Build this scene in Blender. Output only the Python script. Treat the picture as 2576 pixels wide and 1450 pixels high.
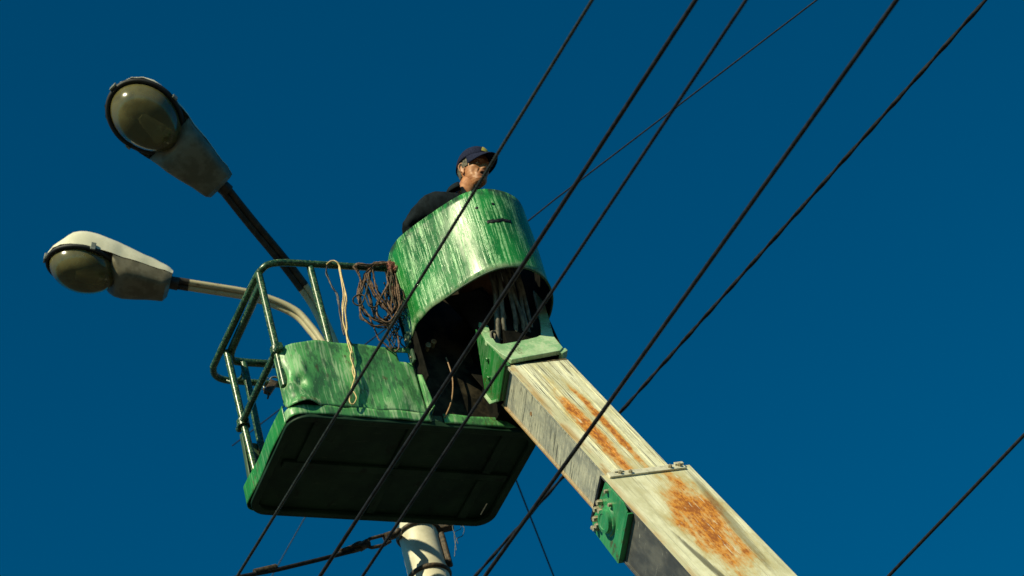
import bpy, bmesh, math, random
from mathutils import Vector as V, Matrix
rad = math.radians
random.seed(7)
scene = bpy.context.scene
for o in list(bpy.data.objects): bpy.data.objects.remove(o)
col = scene.collection

# ------------------------------------------------------------------ camera
CAM = V((0, 0, 1.6)); ELEV, ROLL, FOV = rad(41), rad(18), rad(24)
IW, IH = 2576.0, 1449.7                      # measuring frame of the photograph
FPX = IW / 2 / math.tan(FOV / 2)
F = V((0, math.cos(ELEV), math.sin(ELEV))); up0 = V((0, -math.sin(ELEV), math.cos(ELEV))); r0 = V((1, 0, 0))
R = math.cos(ROLL) * r0 - math.sin(ROLL) * up0
U = math.sin(ROLL) * r0 + math.cos(ROLL) * up0
cd = bpy.data.cameras.new('camera'); cam = bpy.data.objects.new('camera', cd); col.objects.link(cam)
cd.sensor_width = 36; cd.lens = 18 / math.tan(FOV / 2); cd.clip_start = .1; cd.clip_end = 6000
cd.dof.use_dof = True; cd.dof.focus_distance = 12.6; cd.dof.aperture_fstop = 2.8
cam.matrix_world = Matrix(((R.x, U.x, -F.x, CAM.x), (R.y, U.y, -F.y, CAM.y), (R.z, U.z, -F.z, CAM.z), (0, 0, 0, 1)))
scene.camera = cam

# ------------------------------------------------------------------ sky and sun
SUN_AZ, SUN_EL = 28, 35                      # degrees left of "towards the camera", elevation
sdir = V((-math.sin(rad(SUN_AZ)) * math.cos(rad(SUN_EL)), -math.cos(rad(SUN_AZ)) * math.cos(rad(SUN_EL)), math.sin(rad(SUN_EL))))
w = bpy.data.worlds.new('World'); scene.world = w; w.use_nodes = True
nt = w.node_tree; nt.nodes.clear()
sky = nt.nodes.new('ShaderNodeTexSky'); sky.sky_type = 'NISHITA'; sky.sun_disc = False
sky.sun_elevation = rad(SUN_EL); sky.sun_rotation = math.atan2(sdir.x, sdir.y)
sky.altitude = 200; sky.air_density = 1.0; sky.dust_density = .4; sky.ozone_density = 3.0
mul = nt.nodes.new('ShaderNodeMixRGB'); mul.blend_type = 'MULTIPLY'; mul.inputs[0].default_value = 1
mul.inputs[2].default_value = (.0, .76, 1.0, 1)
bg = nt.nodes.new('ShaderNodeBackground'); bg.inputs[1].default_value = .064
wo = nt.nodes.new('ShaderNodeOutputWorld')
nt.links.new(sky.outputs[0], mul.inputs[1]); nt.links.new(mul.outputs[0], bg.inputs[0]); nt.links.new(bg.outputs[0], wo.inputs[0])
sl = bpy.data.lights.new('sun', 'SUN'); sl.energy = 5.0; sl.angle = rad(.5); sl.color = (1, .92, .60)
so = bpy.data.objects.new('sun', sl); col.objects.link(so)
so.rotation_euler = sdir.to_track_quat('Z', 'Y').to_euler(); so.location = sdir * 60
vs = scene.view_settings
vs.view_transform = 'Standard'; vs.look = 'None'; vs.exposure = .2; vs.gamma = 1; vs.use_curve_mapping = False
scene.render.engine = 'CYCLES'
scene.render.resolution_x = 1024; scene.render.resolution_y = 576

# ------------------------------------------------------------------ measuring: a sight line of the photograph met with a real plane
ORG = V((-1.28808, 9.75691, 9.70))           # nearest floor corner of the basket
YAW = math.atan2(.55743373, .83022144)
DU = V((math.cos(YAW), math.sin(YAW), 0)); DV = V((-math.sin(YAW), math.cos(YAW), 0)); DZ = V((0, 0, 1))
def ray(x, y): return (F * FPX + R * (x - IW / 2) - U * (y - IH / 2)).normalized()
def plane_hit(x, y, p0, n):
    d = ray(x, y); return CAM + d * ((p0 - CAM).dot(n) / d.dot(n))
def to_local(p): q = p - ORG; return V((q.dot(DU), q.dot(DV), q.z))
def to_world(p): return ORG + DU * p[0] + DV * p[1] + DZ * p[2]
def on_v(x, y, off): return to_local(plane_hit(x, y, ORG + DV * off, DV))
def at_range(x, y, r): return CAM + ray(x, y) * r

# ------------------------------------------------------------------ object helpers
def tag(o, label=None, cat=None, group=None, kind=None):
    if label: o['label'] = label
    if cat: o['category'] = cat
    if group: o['group'] = group
    if kind: o['kind'] = kind
    return o
def empty(name, loc=(0, 0, 0), rz=0, parent=None):
    o = bpy.data.objects.new(name, None); col.objects.link(o); o.location = loc; o.rotation_euler = (0, 0, rz)
    o.empty_display_size = .1
    if parent: o.parent = parent
    return o
def link(name, me, mat, parent=None, smooth=True):
    o = bpy.data.objects.new(name, me); col.objects.link(o)
    for m in (mat if isinstance(mat, (list, tuple)) else [mat]): me.materials.append(m)
    if parent: o.parent = parent
    if smooth:
        for p in me.polygons: p.use_smooth = True
    return o
def mesh(name, vs_, fs, mat, parent=None, smooth=True):
    me = bpy.data.meshes.new(name); me.from_pydata([tuple(v) for v in vs_], [], fs); me.update()
    bm = bmesh.new(); bm.from_mesh(me); bmesh.ops.recalc_face_normals(bm, faces=bm.faces); bm.to_mesh(me); bm.free()
    return link(name, me, mat, parent, smooth)
def sharp(o, ang=35):
    me = o.data
    bm = bmesh.new(); bm.from_mesh(me)
    for e in bm.edges:
        if len(e.link_faces) == 2 and e.calc_face_angle(0) > rad(ang): e.smooth = False
    bm.to_mesh(me); bm.free()
    return o
def bevel(o, w_, seg=2, ang=40):
    m = o.modifiers.new('bevel', 'BEVEL'); m.width = w_; m.segments = seg; m.limit_method = 'ANGLE'; m.angle_limit = rad(ang)
    return o
def solid(o, t, off=-1):
    m = o.modifiers.new('solid', 'SOLIDIFY'); m.thickness = t; m.offset = off; return o
def spline(P, n=8, closed=False):
    P = [V(p) for p in P]; out = []; N = len(P)
    for i in range(N if closed else N - 1):
        if closed: a, b, c, d = P[i - 1], P[i], P[(i + 1) % N], P[(i + 2) % N]
        else: a, b, c, d = P[max(i - 1, 0)], P[i], P[i + 1], P[min(i + 2, N - 1)]
        for k in range(n):
            t = k / n
            out.append(.5 * (2 * b + (c - a) * t + (2 * a - 5 * b + 4 * c - d) * t * t + (3 * b - a - 3 * c + d) * t ** 3))
    if not closed: out.append(P[-1].copy())
    return out
def tube_data(P, r, seg=10, closed=False, lobes=0, pitch=.05, depth=.3, vs_=None, fs=None):
    vs_ = [] if vs_ is None else vs_; fs = [] if fs is None else fs
    n = len(P); base = len(vs_)
    T = []
    for i in range(n):
        if closed: t = P[(i + 1) % n] - P[i - 1]
        else: t = P[min(i + 1, n - 1)] - P[max(i - 1, 0)]
        T.append(t.normalized())
    x = T[0].orthogonal().normalized(); s = 0
    for i in range(n):
        if i: s += (P[i] - P[i - 1]).length
        x = (x - T[i] * x.dot(T[i])).normalized(); y = T[i].cross(x)
        rr = r(i / (n - 1)) if callable(r) else r
        for k in range(seg):
            a = 2 * math.pi * k / seg
            q = rr
            if lobes: q = rr * (1 - depth + depth * abs(math.cos(lobes / 2 * (a + 2 * math.pi * s / pitch))) * 1.3)
            vs_.append(P[i] + x * (q * math.cos(a)) + y * (q * math.sin(a)))
    m = n if closed else n - 1
    for i in range(m):
        for k in range(seg):
            a = base + i * seg + k; b = base + i * seg + (k + 1) % seg
            j = (i + 1) % n
            fs.append((a, b, base + j * seg + (k + 1) % seg, base + j * seg + k))
    if not closed:
        fs.append(tuple(base + k for k in range(seg - 1, -1, -1))); fs.append(tuple(base + (n - 1) * seg + k for k in range(seg)))
    return vs_, fs
def tube(name, P, r, mat, parent=None, **k):
    v, f = tube_data([V(p) for p in P], r, **k); return sharp(mesh(name, v, f, mat, parent), 60)
def box_data(lo, hi, vs_, fs):
    b = len(vs_)
    for z in (lo[2], hi[2]):
        for (x, y) in ((lo[0], lo[1]), (hi[0], lo[1]), (hi[0], hi[1]), (lo[0], hi[1])): vs_.append((x, y, z))
    for f in ((3, 2, 1, 0), (4, 5, 6, 7), (0, 1, 5, 4), (1, 2, 6, 5), (2, 3, 7, 6), (3, 0, 4, 7)): fs.append(tuple(b + i for i in f))
def box(name, lo, hi, mat, parent=None, bev=.003):
    v, f = [], []; box_data(lo, hi, v, f); o = mesh(name, v, f, mat, parent, False)
    if bev: bevel(o, bev)
    return o
def prism(name, poly, axis_fn, t0, t1, mat, parent=None, bev=.0):
    """poly: 2D list; axis_fn(a, b, t) -> 3D point"""
    n = len(poly); v = [axis_fn(a, b, t0) for a, b in poly] + [axis_fn(a, b, t1) for a, b in poly]
    f = [tuple(range(n - 1, -1, -1)), tuple(range(n, 2 * n))] + [(i, (i + 1) % n, n + (i + 1) % n, n + i) for i in range(n)]
    o = mesh(name, v, f, mat, parent, False)
    if bev: bevel(o, bev)
    return o
def lathe(name, prof, mat, parent=None, seg=32, M=None):
    v, f = [], []
    for r_, z in prof:
        for k in range(seg):
            a = 2 * math.pi * k / seg; p = V((r_ * math.cos(a), r_ * math.sin(a), z)); v.append(M @ p if M else p)
    n = len(prof)
    for i in range(n - 1):
        for k in range(seg):
            f.append((i * seg + k, i * seg + (k + 1) % seg, (i + 1) * seg + (k + 1) % seg, (i + 1) * seg + k))
    f.append(tuple(range(seg - 1, -1, -1))); f.append(tuple((n - 1) * seg + k for k in range(seg)))
    return sharp(mesh(name, v, f, mat, parent), 35)
def frame(origin, z):
    z = V(z).normalized(); x = z.orthogonal().normalized(); y = z.cross(x)
    return Matrix(((x.x, y.x, z.x, origin[0]), (x.y, y.y, z.y, origin[1]), (x.z, y.z, z.z, origin[2]), (0, 0, 0, 1)))
def hexbolt(name, at, z, r_, h, mat, parent):
    o = lathe(name, [(r_, 0), (r_, h * .85), (r_ * .85, h)], mat, parent, 6, None)
    o.matrix_local = frame(at, z); return o

# ------------------------------------------------------------------ materials
class NT:
    def __init__(s, name):
        s.m = bpy.data.materials.new(name); s.m.use_nodes = True; s.t = s.m.node_tree; s.t.nodes.clear()
        s.out = s.n('ShaderNodeOutputMaterial'); s.b = s.n('ShaderNodeBsdfPrincipled'); s.l(s.b.outputs[0], s.out.inputs[0])
        s.tc = s.n('ShaderNodeTexCoord').outputs['Object']
    def n(s, t): return s.t.nodes.new(t)
    def l(s, a, b): s.t.links.new(a, b)
    def put(s, v, sock):
        if hasattr(v, 'links'): s.l(v, sock)
        elif isinstance(v, (tuple, list)) and len(v) == 3 and sock.type == 'RGBA': sock.default_value = (*v, 1)
        else: sock.default_value = v
    def map(s, scale, loc=(0, 0, 0), rot=(0, 0, 0)):
        m = s.n('ShaderNodeMapping'); s.l(s.tc, m.inputs[0]); m.inputs['Scale'].default_value = scale; m.inputs['Location'].default_value = loc
        m.inputs['Rotation'].default_value = rot; return m.outputs[0]
    def noise(s, vec, scale, detail=4, rough=.55, dist=0):
        q = s.n('ShaderNodeTexNoise'); s.l(vec, q.inputs['Vector']); q.inputs['Scale'].default_value = scale
        q.inputs['Detail'].default_value = detail; q.inputs['Roughness'].default_value = rough; q.inputs['Distortion'].default_value = dist
        return q.outputs[0]
    def ramp(s, v, a, b, ca=0, cb=1):
        q = s.n('ShaderNodeMapRange'); q.clamp = True; q.interpolation_type = 'SMOOTHSTEP'; s.l(v, q.inputs[0])
        q.inputs[1].default_value = a; q.inputs[2].default_value = b; q.inputs[3].default_value = ca; q.inputs[4].default_value = cb
        return q.outputs[0]
    def mix(s, f, a, b, mode='MIX'):
        q = s.n('ShaderNodeMixRGB'); q.blend_type = mode; s.put(f, q.inputs[0]); s.put(a, q.inputs[1]); s.put(b, q.inputs[2]); return q.outputs[0]
    def math(s, op, a, b=0, c=0):
        q = s.n('ShaderNodeMath'); q.operation = op
        for i, v in enumerate((a, b, c)): s.put(v, q.inputs[i])
        return q.outputs[0]
    def xyz(s):
        q = s.n('ShaderNodeSeparateXYZ'); s.l(s.tc, q.inputs[0]); return q.outputs
    def fin(s, colr, rough=.5, metal=0, bump=None, bstr=.3, bdist=.002, spec=None, coat=0):
        s.put(colr, s.b.inputs['Base Color']); s.put(rough, s.b.inputs['Roughness']); s.put(metal, s.b.inputs['Metallic'])
        if spec is not None: s.put(spec, s.b.inputs['Specular IOR Level'])
        if coat: s.b.inputs['Coat Weight'].default_value = coat; s.b.inputs['Coat Roughness'].default_value = .2
        if bump is not None:
            q = s.n('ShaderNodeBump'); q.inputs['Strength'].default_value = bstr; q.inputs['Distance'].default_value = bdist
            s.l(bump, q.inputs['Height']); s.l(q.outputs[0], s.b.inputs['Normal'])
        return s.m

def mat_drum():
    k = NT('streaked_green_paint'); x, y, z = k.xyz()
    drift = k.noise(k.map((1, 1, .5)), 5, 3)
    reach = k.noise(k.map((1, 1, .35), (0, 2, 5)), 11, 5, .6)          # where a run starts and stops
    reach2 = k.noise(k.map((1, 1, .22), (6, 2, 1)), 26, 4, .6)
    wander = k.noise(k.map((1, 1, .9), (2, 2, 2)), 7, 2)
    vec = k.map((1, 1, .016), (3, 1, 0)); vec2 = k.map((1, 1, .022), (1, 7, 2)); vec3 = k.map((1, 1, .05), (7, 7, 2))
    s1 = k.noise(vec, 92, 2, .5, .5); s2 = k.noise(vec2, 200, 2, .5, .6); s3 = k.noise(vec3, 30, 3, .6, .4)
    bias = lambda v, w_: k.math('MULTIPLY', k.math('SUBTRACT', v, .5), w_)
    m1 = k.ramp(k.math('ADD', k.math('ADD', s1, bias(reach, .6)), bias(wander, .1)), .565, .62)
    m2 = k.ramp(k.math('ADD', s2, bias(reach2, .7)), .60, .65)
    m3 = k.ramp(k.math('ADD', s3, bias(reach, .9)), .60, .72)
    fade = k.ramp(k.noise(k.map((1, 1, .7), (9, 0, 0)), 75, 5, .75), .36, .62, .25, 1)
    m = k.math('MAXIMUM', k.math('MAXIMUM', m1, k.math('MULTIPLY', m2, .8)), k.math('MULTIPLY', m3, .45)); m = k.math('MULTIPLY', m, fade)
    g_ = k.mix(k.ramp(drift, .35, .65), (.006, .105, .018), (.014, .20, .036))
    mott = k.ramp(k.noise(k.map((1, 1, .45), (3, 9, 9)), 40, 6, .75), .50, .68)
    c = k.mix(k.math('MULTIPLY', mott, .4), g_, (.05, .27, .08))
    c = k.mix(m, c, (.27, .54, .25))
    dust = k.math('MULTIPLY', k.ramp(z, .70, .635), k.ramp(k.noise(k.map((1, 1, .6)), 20, 5, .7), .35, .6))
    c = k.mix(k.math('MULTIPLY', dust, .8), c, (.36, .46, .27))
    speck = k.ramp(k.noise(k.map((1, 1, 1)), 170, 2), .66, .70)
    c = k.mix(k.math('MULTIPLY', speck, .6), c, (.34, .60, .3))
    grime = k.math('MULTIPLY', k.ramp(z, 1.16, 1.25), k.ramp(k.noise(k.map((1, 1, .6), (4, 4, 4)), 13, 6, .7), .42, .58))
    c = k.mix(k.math('MULTIPLY', grime, .9), c, (.022, .03, .024))
    dirt = k.ramp(k.noise(k.map((1, 1, .35), (8, 8, 1)), 30, 6, .75), .57, .70)
    c = k.mix(k.math('MULTIPLY', dirt, .55), c, (.018, .06, .025))
    chip = k.ramp(k.noise(k.map((1, 1, 1), (1, 5, 8)), 48, 3, .6), .70, .72)
    c = k.mix(k.math('MULTIPLY', chip, .8), c, (.03, .028, .02))
    rough = k.math('ADD', k.ramp(k.noise(k.map((1, 1, .3)), 34, 5, .7), .3, .7, .20, .36), k.math('MULTIPLY', m, .10))
    return k.fin(c, rough, 0, k.math('ADD', k.math('MULTIPLY', m, .6), k.noise(k.map((1, 1, .3)), 18, 3)), .28, .004)
def mat_panel(name, g1, g2, pale, streak=.5, dirt=.6, seed=0, rough=.42):
    k = NT(name)
    n1 = k.noise(k.map((1, 1, .5), (seed, 0, 0)), 6, 4)
    s1 = k.noise(k.map((1, 1, .06), (seed, 3, 0)), 60, 4, .6, .5)
    s2 = k.noise(k.map((1, 1, .30), (seed, 3, 9)), 42, 6, .75)
    big = k.noise(k.map((1, 1, .55), (seed, 2, 2)), 9, 3)
    c = k.mix(k.ramp(n1, .35, .65), g1, g2)
    c = k.mix(k.math('MULTIPLY', k.ramp(k.math('ADD', s1, k.math('MULTIPLY', k.math('SUBTRACT', big, .5), .5)), .52, .64), streak), c, pale)
    c = k.mix(k.math('MULTIPLY', k.ramp(k.math('SUBTRACT', s2, k.math('MULTIPLY', k.math('SUBTRACT', big, .5), .6)), .47, .63), dirt), c, (.022, .06, .034))
    c = k.mix(k.math('MULTIPLY', k.ramp(k.noise(k.map((1, 1, 1), (seed, 1, 1)), 70, 4, .7), .64, .69), .8), c, pale)
    rust = k.math('MULTIPLY', k.ramp(k.noise(k.map((1, 1, 1), (seed, 7, 1)), 7, 3), .58, .66), k.ramp(k.noise(k.map((1, 1, .3)), 80, 4, .7), .48, .56))
    c = k.mix(k.math('MULTIPLY', rust, .7), c, (.08, .04, .014))
    chip = k.ramp(k.noise(k.map((1, 1, 1), (seed, 5, 8)), 55, 3, .6), .70, .72)
    c = k.mix(k.math('MULTIPLY', chip, .8), c, (.025, .022, .016))
    return k.fin(c, k.ramp(s2, .3, .7, rough - .12, rough + .15), 0, k.math('ADD', s1, s2), .25, .002)
def mat_tube():
    k = NT('worn_green_tube_paint')
    n1 = k.noise(k.map((1, 1, .6)), 40, 5, .7); n2 = k.noise(k.map((1, 1, 1), (3, 3, 3)), 90, 4, .7)
    c = k.mix(k.ramp(n1, .42, .6), (.010, .042, .018), (.045, .11, .045))
    c = k.mix(k.math('MULTIPLY', k.ramp(n2, .57, .64), .8), c, (.30, .36, .18))
    c = k.mix(k.math('MULTIPLY', k.ramp(k.noise(k.map((1, 1, 1), (8, 1, 3)), 30, 5, .7), .58, .66), .8), c, (.02, .025, .015))
    return k.fin(c, k.ramp(n2, .3, .7, .2, .4), 0, n2, .25, .001)
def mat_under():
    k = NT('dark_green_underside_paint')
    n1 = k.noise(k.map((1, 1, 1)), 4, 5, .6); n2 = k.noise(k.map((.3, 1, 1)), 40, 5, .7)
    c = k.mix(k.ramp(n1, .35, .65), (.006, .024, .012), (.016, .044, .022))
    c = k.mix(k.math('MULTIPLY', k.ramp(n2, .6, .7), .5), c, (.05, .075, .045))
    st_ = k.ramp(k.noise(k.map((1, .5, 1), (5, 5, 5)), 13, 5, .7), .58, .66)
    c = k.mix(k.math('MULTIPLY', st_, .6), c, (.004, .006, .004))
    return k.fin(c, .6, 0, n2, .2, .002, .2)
def mat_boom(name, face=True, sec=1):
    """boom space: x runs down the boom, y across its top plate, z out of the top plate"""
    k = NT(name); x, y, z = k.xyz()
    along = k.noise(k.map((.05, 1, 1)), 70, 5, .7, .3)
    along2 = k.noise(k.map((.02, 1, 1), (2, 5, 1)), 150, 3, .6)
    blot = k.noise(k.map((.5, 1, 1), (1, 1, 4)), 9, 6, .65)
    fine = k.noise(k.map((.4, 1, 1), (7, 2, 2)), 60, 6, .75)
    if face:
        c = k.mix(k.ramp(blot, .35, .65), (.52, .49, .31), (.76, .73, .53))
        c = k.mix(k.math('MULTIPLY', k.ramp(along, .52, .64), .6 if sec == 1 else .3), c, (.24, .21, .12))
        c = k.mix(k.math('MULTIPLY', k.ramp(k.math('ADD', along2, k.math('MULTIPLY', k.math('SUBTRACT', blot, .5), .35)), .57, .64), .8 if sec == 1 else .3), c, (.04, .04, .035))
        dx = lambda cx, sx: k.math('POWER', k.math('DIVIDE', k.math('SUBTRACT', x, cx), sx), 2)
        dy = lambda cy, sy: k.math('POWER', k.math('DIVIDE', k.math('SUBTRACT', y, cy), sy), 2)
        if sec == 1:
            e1 = k.math('ADD', dx(.82, .46), dy(.118, .042)); e2 = k.math('ADD', dx(.74, .40), dy(.222, .022))
            e = k.math('MINIMUM', e1, e2)
        else:
            slant = k.math('SUBTRACT', y, k.math('MULTIPLY', k.math('SUBTRACT', x, 1.7), -.06))
            e = k.math('ADD', dx(1.79, .38), k.math('POWER', k.math('DIVIDE', k.math('SUBTRACT', slant, .23), .13), 2))
        e = k.math('ADD', e, k.math('MULTIPLY', k.math('SUBTRACT', fine, .5), 1.5)); e = k.math('ADD', e, k.math('MULTIPLY', k.math('SUBTRACT', blot, .5), 5.0)); e = k.math('ADD', e, k.math('MULTIPLY', k.math('SUBTRACT', along, .5), 2.0))
        halo = k.ramp(e, 2.8, .7); core = k.ramp(e, 1.5, .3)
        c = k.mix(k.math('MULTIPLY', halo, .6), c, (.46, .34, .10))
        rc = k.mix(k.ramp(k.math('ADD', fine, k.math('MULTIPLY', k.math('SUBTRACT', e, .4), .18)), .34, .62), (.30, .08, .006), (.66, .25, .02))
        c = k.mix(k.math('MULTIPLY', core, .95), c, rc)
        # bare scratches across the rust, orange edge on the ridge side, dark oil streak
        scr = k.ramp(k.noise(k.map((.10, 1, 1), (3, 8, 8)), 85, 3, .6), .645, .675)
        c = k.mix(k.math('MULTIPLY', scr, .8), c, (.66, .62, .48))
        edge = k.math('MULTIPLY', k.ramp(y, .035 if sec == 1 else -.03, -.005 if sec == 1 else -.07), k.ramp(blot, .38, .58))
        c = k.mix(k.math('MULTIPLY', edge, .8), c, (.42, .25, .08))
        if sec == 2:
            oil = k.math('ADD', dx(1.75, .5), k.math('POWER', k.math('DIVIDE', k.math('SUBTRACT', k.math('ADD', y, k.math('MULTIPLY', k.math('SUBTRACT', x, 1.75), .06)), .36), .028), 2))
            oil = k.ramp(k.math('ADD', oil, k.math('MULTIPLY', k.math('SUBTRACT', along, .5), 3)), 1.3, .3)
            c = k.mix(k.math('MULTIPLY', oil, .6), c, (.12, .11, .06))
            oil2 = k.math('ADD', dx(2.15, .35), k.math('POWER', k.math('DIVIDE', k.math('SUBTRACT', k.math('SUBTRACT', y, k.math('MULTIPLY', k.math('SUBTRACT', x, 2.15), .10)), .055), .018), 2))
            oil2 = k.ramp(k.math('ADD', oil2, k.math('MULTIPLY', k.math('SUBTRACT', along, .5), 3)), 1.3, .3)
            c = k.mix(k.math('MULTIPLY', oil2, .8), c, (.07, .065, .04))
        return k.fin(c, .55, 0, k.math('ADD', fine, along), .35, .002)
    scr = k.math('ADD', k.noise(k.map((.8, 1, .05), (0, 0, 0), (0, rad(20), 0)), 110, 5, .75, .4), k.math('MULTIPLY', k.math('SUBTRACT', k.noise(k.map((.5, 1, 1), (6, 1, 1)), 14, 5, .7), .5), .45))
    scr2 = k.math('ADD', k.noise(k.map((.8, 1, .06), (3, 0, 0), (0, rad(36), 0)), 60, 5, .75, .5), k.math('MULTIPLY', k.math('SUBTRACT', blot, .5), .5))
    if sec == 1:
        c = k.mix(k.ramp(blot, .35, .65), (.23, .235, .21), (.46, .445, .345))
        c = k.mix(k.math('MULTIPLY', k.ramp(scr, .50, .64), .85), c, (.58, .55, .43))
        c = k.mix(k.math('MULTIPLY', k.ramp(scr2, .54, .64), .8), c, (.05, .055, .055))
        c = k.mix(k.math('MULTIPLY', k.math('MULTIPLY', k.ramp(z, -.225, -.25), k.ramp(fine, .3, .5)), .85), c, (.40, .22, .06))
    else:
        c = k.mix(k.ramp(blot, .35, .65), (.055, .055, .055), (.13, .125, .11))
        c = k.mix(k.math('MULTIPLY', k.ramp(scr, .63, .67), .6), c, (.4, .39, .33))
    return k.fin(c, .5, .1, scr, .3, .002)
def mat_simple(name, a, b, scale=20, rough=.5, metal=0, stretch=(1, 1, 1), bstr=.15, th=(.4, .6), spec=None):
    k = NT(name); n1 = k.noise(k.map(stretch), scale, 5, .65)
    return k.fin(k.mix(k.ramp(n1, *th), a, b), rough, metal, n1, bstr, .002, spec)
M = dict(
    drum=mat_drum(),
    panel=mat_panel('dull_green_panel_paint', (.05, .21, .065), (.11, .38, .115), (.34, .50, .28), .75, .68, 1),
    side=mat_panel('bright_green_paint', (.01, .16, .025), (.02, .23, .04), (.24, .46, .22), .35, .25, 4, .38),
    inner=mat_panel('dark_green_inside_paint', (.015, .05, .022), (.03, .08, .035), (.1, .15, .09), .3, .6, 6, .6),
    bracket=mat_panel('pale_green_bracket_paint', (.20, .42, .2), (.42, .58, .34), (.62, .64, .46), .4, .2, 9),
    bplate=mat_panel('deep_green_plate_paint', (.006, .11, .018), (.014, .19, .035), (.28, .38, .26), .22, .2, 12, .36),
    collar=mat_panel('sea_green_plate_paint', (.022, .21, .075), (.045, .30, .115), (.26, .38, .22), .15, .25, 15, .4),
    tube=mat_tube(), under=mat_under(),
    boom1=mat_boom('rusty_cream_boom_top', True, 1), boom1s=mat_boom('scratched_grey_boom_side', False, 1),
    boom2=mat_boom('rust_patched_cream_boom_top', True, 2), boom2s=mat_boom('greasy_dark_boom_side', False, 2),
    cream=mat_simple('cream_boom_steel', (.46, .43, .32), (.62, .58, .44), 30, .5),
    rubber=mat_simple('aged_hose_rubber', (.055, .05, .04), (.15, .135, .10), 45, .65, 0, (1, 1, .4)),
    black=mat_simple('black_weathered_cable', (.006, .006, .007), (.016, .016, .018), 30, .5, spec=.25),
    strand=mat_simple('grey_green_wire_rope', (.012, .015, .012), (.035, .04, .032), 60, .5, .3),
    greywire=mat_simple('pale_grey_thin_wire', (.05, .07, .08), (.09, .11, .12), 40, .6),
    recess=mat_simple('shade_darkened_recess_brown', (.010, .009, .006), (.05, .04, .025), 9, .6, 0, (1, 1, 1), .15, (.4, .6), .2),  # brown darkened so the recess looks shaded even where sun reaches
    bolt=mat_simple('oiled_bolt_steel', (.20, .17, .10), (.50, .44, .30), 120, .4, .2),
    rope=mat_simple('brown_hemp_rope', (.075, .046, .032), (.21, .13, .088), 90, .9, 0, (1, 1, 1), .15, (.4, .6), .15),
    rope2=mat_simple('dark_tangled_twine', (.02, .018, .012), (.075, .06, .04), 90, .9),
    redknot=mat_simple('faded_red_cloth', (.16, .05, .035), (.30, .11, .08), 90, .95),
    ywire=mat_simple('yellowed_plastic_wire', (.55, .38, .14), (.72, .55, .28), 60, .45),
    dwire=mat_simple('dark_blue_wire', (.012, .014, .022), (.03, .03, .04), 60, .5),
    brownwire=mat_simple('brown_copper_lead', (.24, .13, .06), (.34, .2, .1), 60, .5),
    lamp=mat_simple('cream_lamp_enamel', (.66, .63, .48), (.76, .72, .56), 8, .45),
    lampu=mat_simple('shaded_cream_lamp_base', (.11, .095, .058), (.17, .15, .10), 12, .6),  # cream cover with its underside shade put into the colour
    gasket=mat_simple('black_lamp_gasket', (.008, .008, .008), (.016, .016, .015), 30, .6),
    clip=mat_simple('dull_lamp_clip_steel', (.16, .18, .15), (.26, .28, .24), 60, .45, .5),
    pole=mat_simple('cream_pole_paint', (.56, .53, .40), (.68, .64, .50), 10, .5),
    arm=mat_simple('rust_spotted_cream_arm', (.50, .44, .27), (.27, .17, .075), 26, .5, 0, (1, 1, 1), .2, (.56, .72)),
    armdark=mat_simple('shaded_rusty_arm_end', (.014, .012, .009), (.06, .043, .025), 18, .6, 0, (1, 1, 1), .15, (.4, .75)),  # paints shade into arm A's outer run; rusty brown on arm B
    iron=mat_simple('rusty_black_iron', (.03, .025, .02), (.10, .07, .045), 60, .65, .3),
    navy=mat_simple('navy_cap_cloth', (.008, .010, .028), (.016, .020, .048), 120, .9, 0, (1, 1, 1), .3, (.4, .6), .15),
    jacket=mat_simple('dark_teal_work_jacket', (.003, .006, .008), (.008, .013, .017), 22, .9, 0, (1, 1, .5), .6, (.4, .6), .12),
    trousers=mat_simple('dark_work_trousers', (.012, .013, .016), (.02, .022, .026), 30, .9),
    hair=mat_simple('greying_short_hair', (.035, .028, .018), (.15, .13, .09), 160, .8, 0, (1, 1, .4)),
    skin=mat_simple('weathered_skin', (.34, .125, .045), (.47, .20, .08), 34, .5, 0, (1, 1, 1), .3),
    mouth=mat_simple('dark_mouth', (.03, .01, .008), (.05, .015, .012), 40, .6),
    lip=mat_simple('lip_skin', (.30, .11, .06), (.36, .14, .08), 60, .5),
    eye=mat_simple('eye_white', (.5, .48, .42), (.6, .57, .5), 10, .3), iris=mat_simple('dark_iris', (.02, .015, .01), (.03, .02, .012), 30, .2),
    emblem=mat_simple('yellow_cap_emblem', (.42, .34, .05), (.55, .46, .09), 160, .8),
    boot=mat_simple('black_boot_leather', (.01, .01, .01), (.02, .018, .016), 40, .5),
    groove=mat_simple('oily_dark_groove', (.02, .017, .01), (.14, .10, .045), 40, .6, 0, (.1, 1, 1)),
    painted_shade=mat_simple('shade_black_steel', (.004, .004, .003), (.010, .009, .007), 20, .8, 0, (1, 1, 1), .15, (.4, .6), .08),  # near-black colour stands for shade on inner and hidden parts
    asphalt=mat_simple('asphalt', (.035, .035, .034), (.06, .058, .055), 3, .9),
    truck=mat_simple('green_truck_paint', (.02, .12, .04), (.03, .15, .05), 5, .5),
)
def mat_glass():
    k = NT('dusty_lamp_glass')
    n1 = k.noise(k.map((1, 1, 1)), 9, 4); n2 = k.noise(k.map((1, 1, 1), (4, 1, 2)), 40, 5, .7)
    c = k.mix(k.ramp(n1, .35, .65), (.13, .115, .045), (.23, .205, .085)); c = k.mix(k.math('MULTIPLY', k.ramp(n2, .55, .7), .35), c, (.26, .22, .07))
    k.put(c, k.b.inputs['Base Color']); k.b.inputs['Roughness'].default_value = .16; k.b.inputs['IOR'].default_value = 1.5
    k.b.inputs['Transmission Weight'].default_value = .5
    return k.m
M['glass'] = mat_glass()

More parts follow.
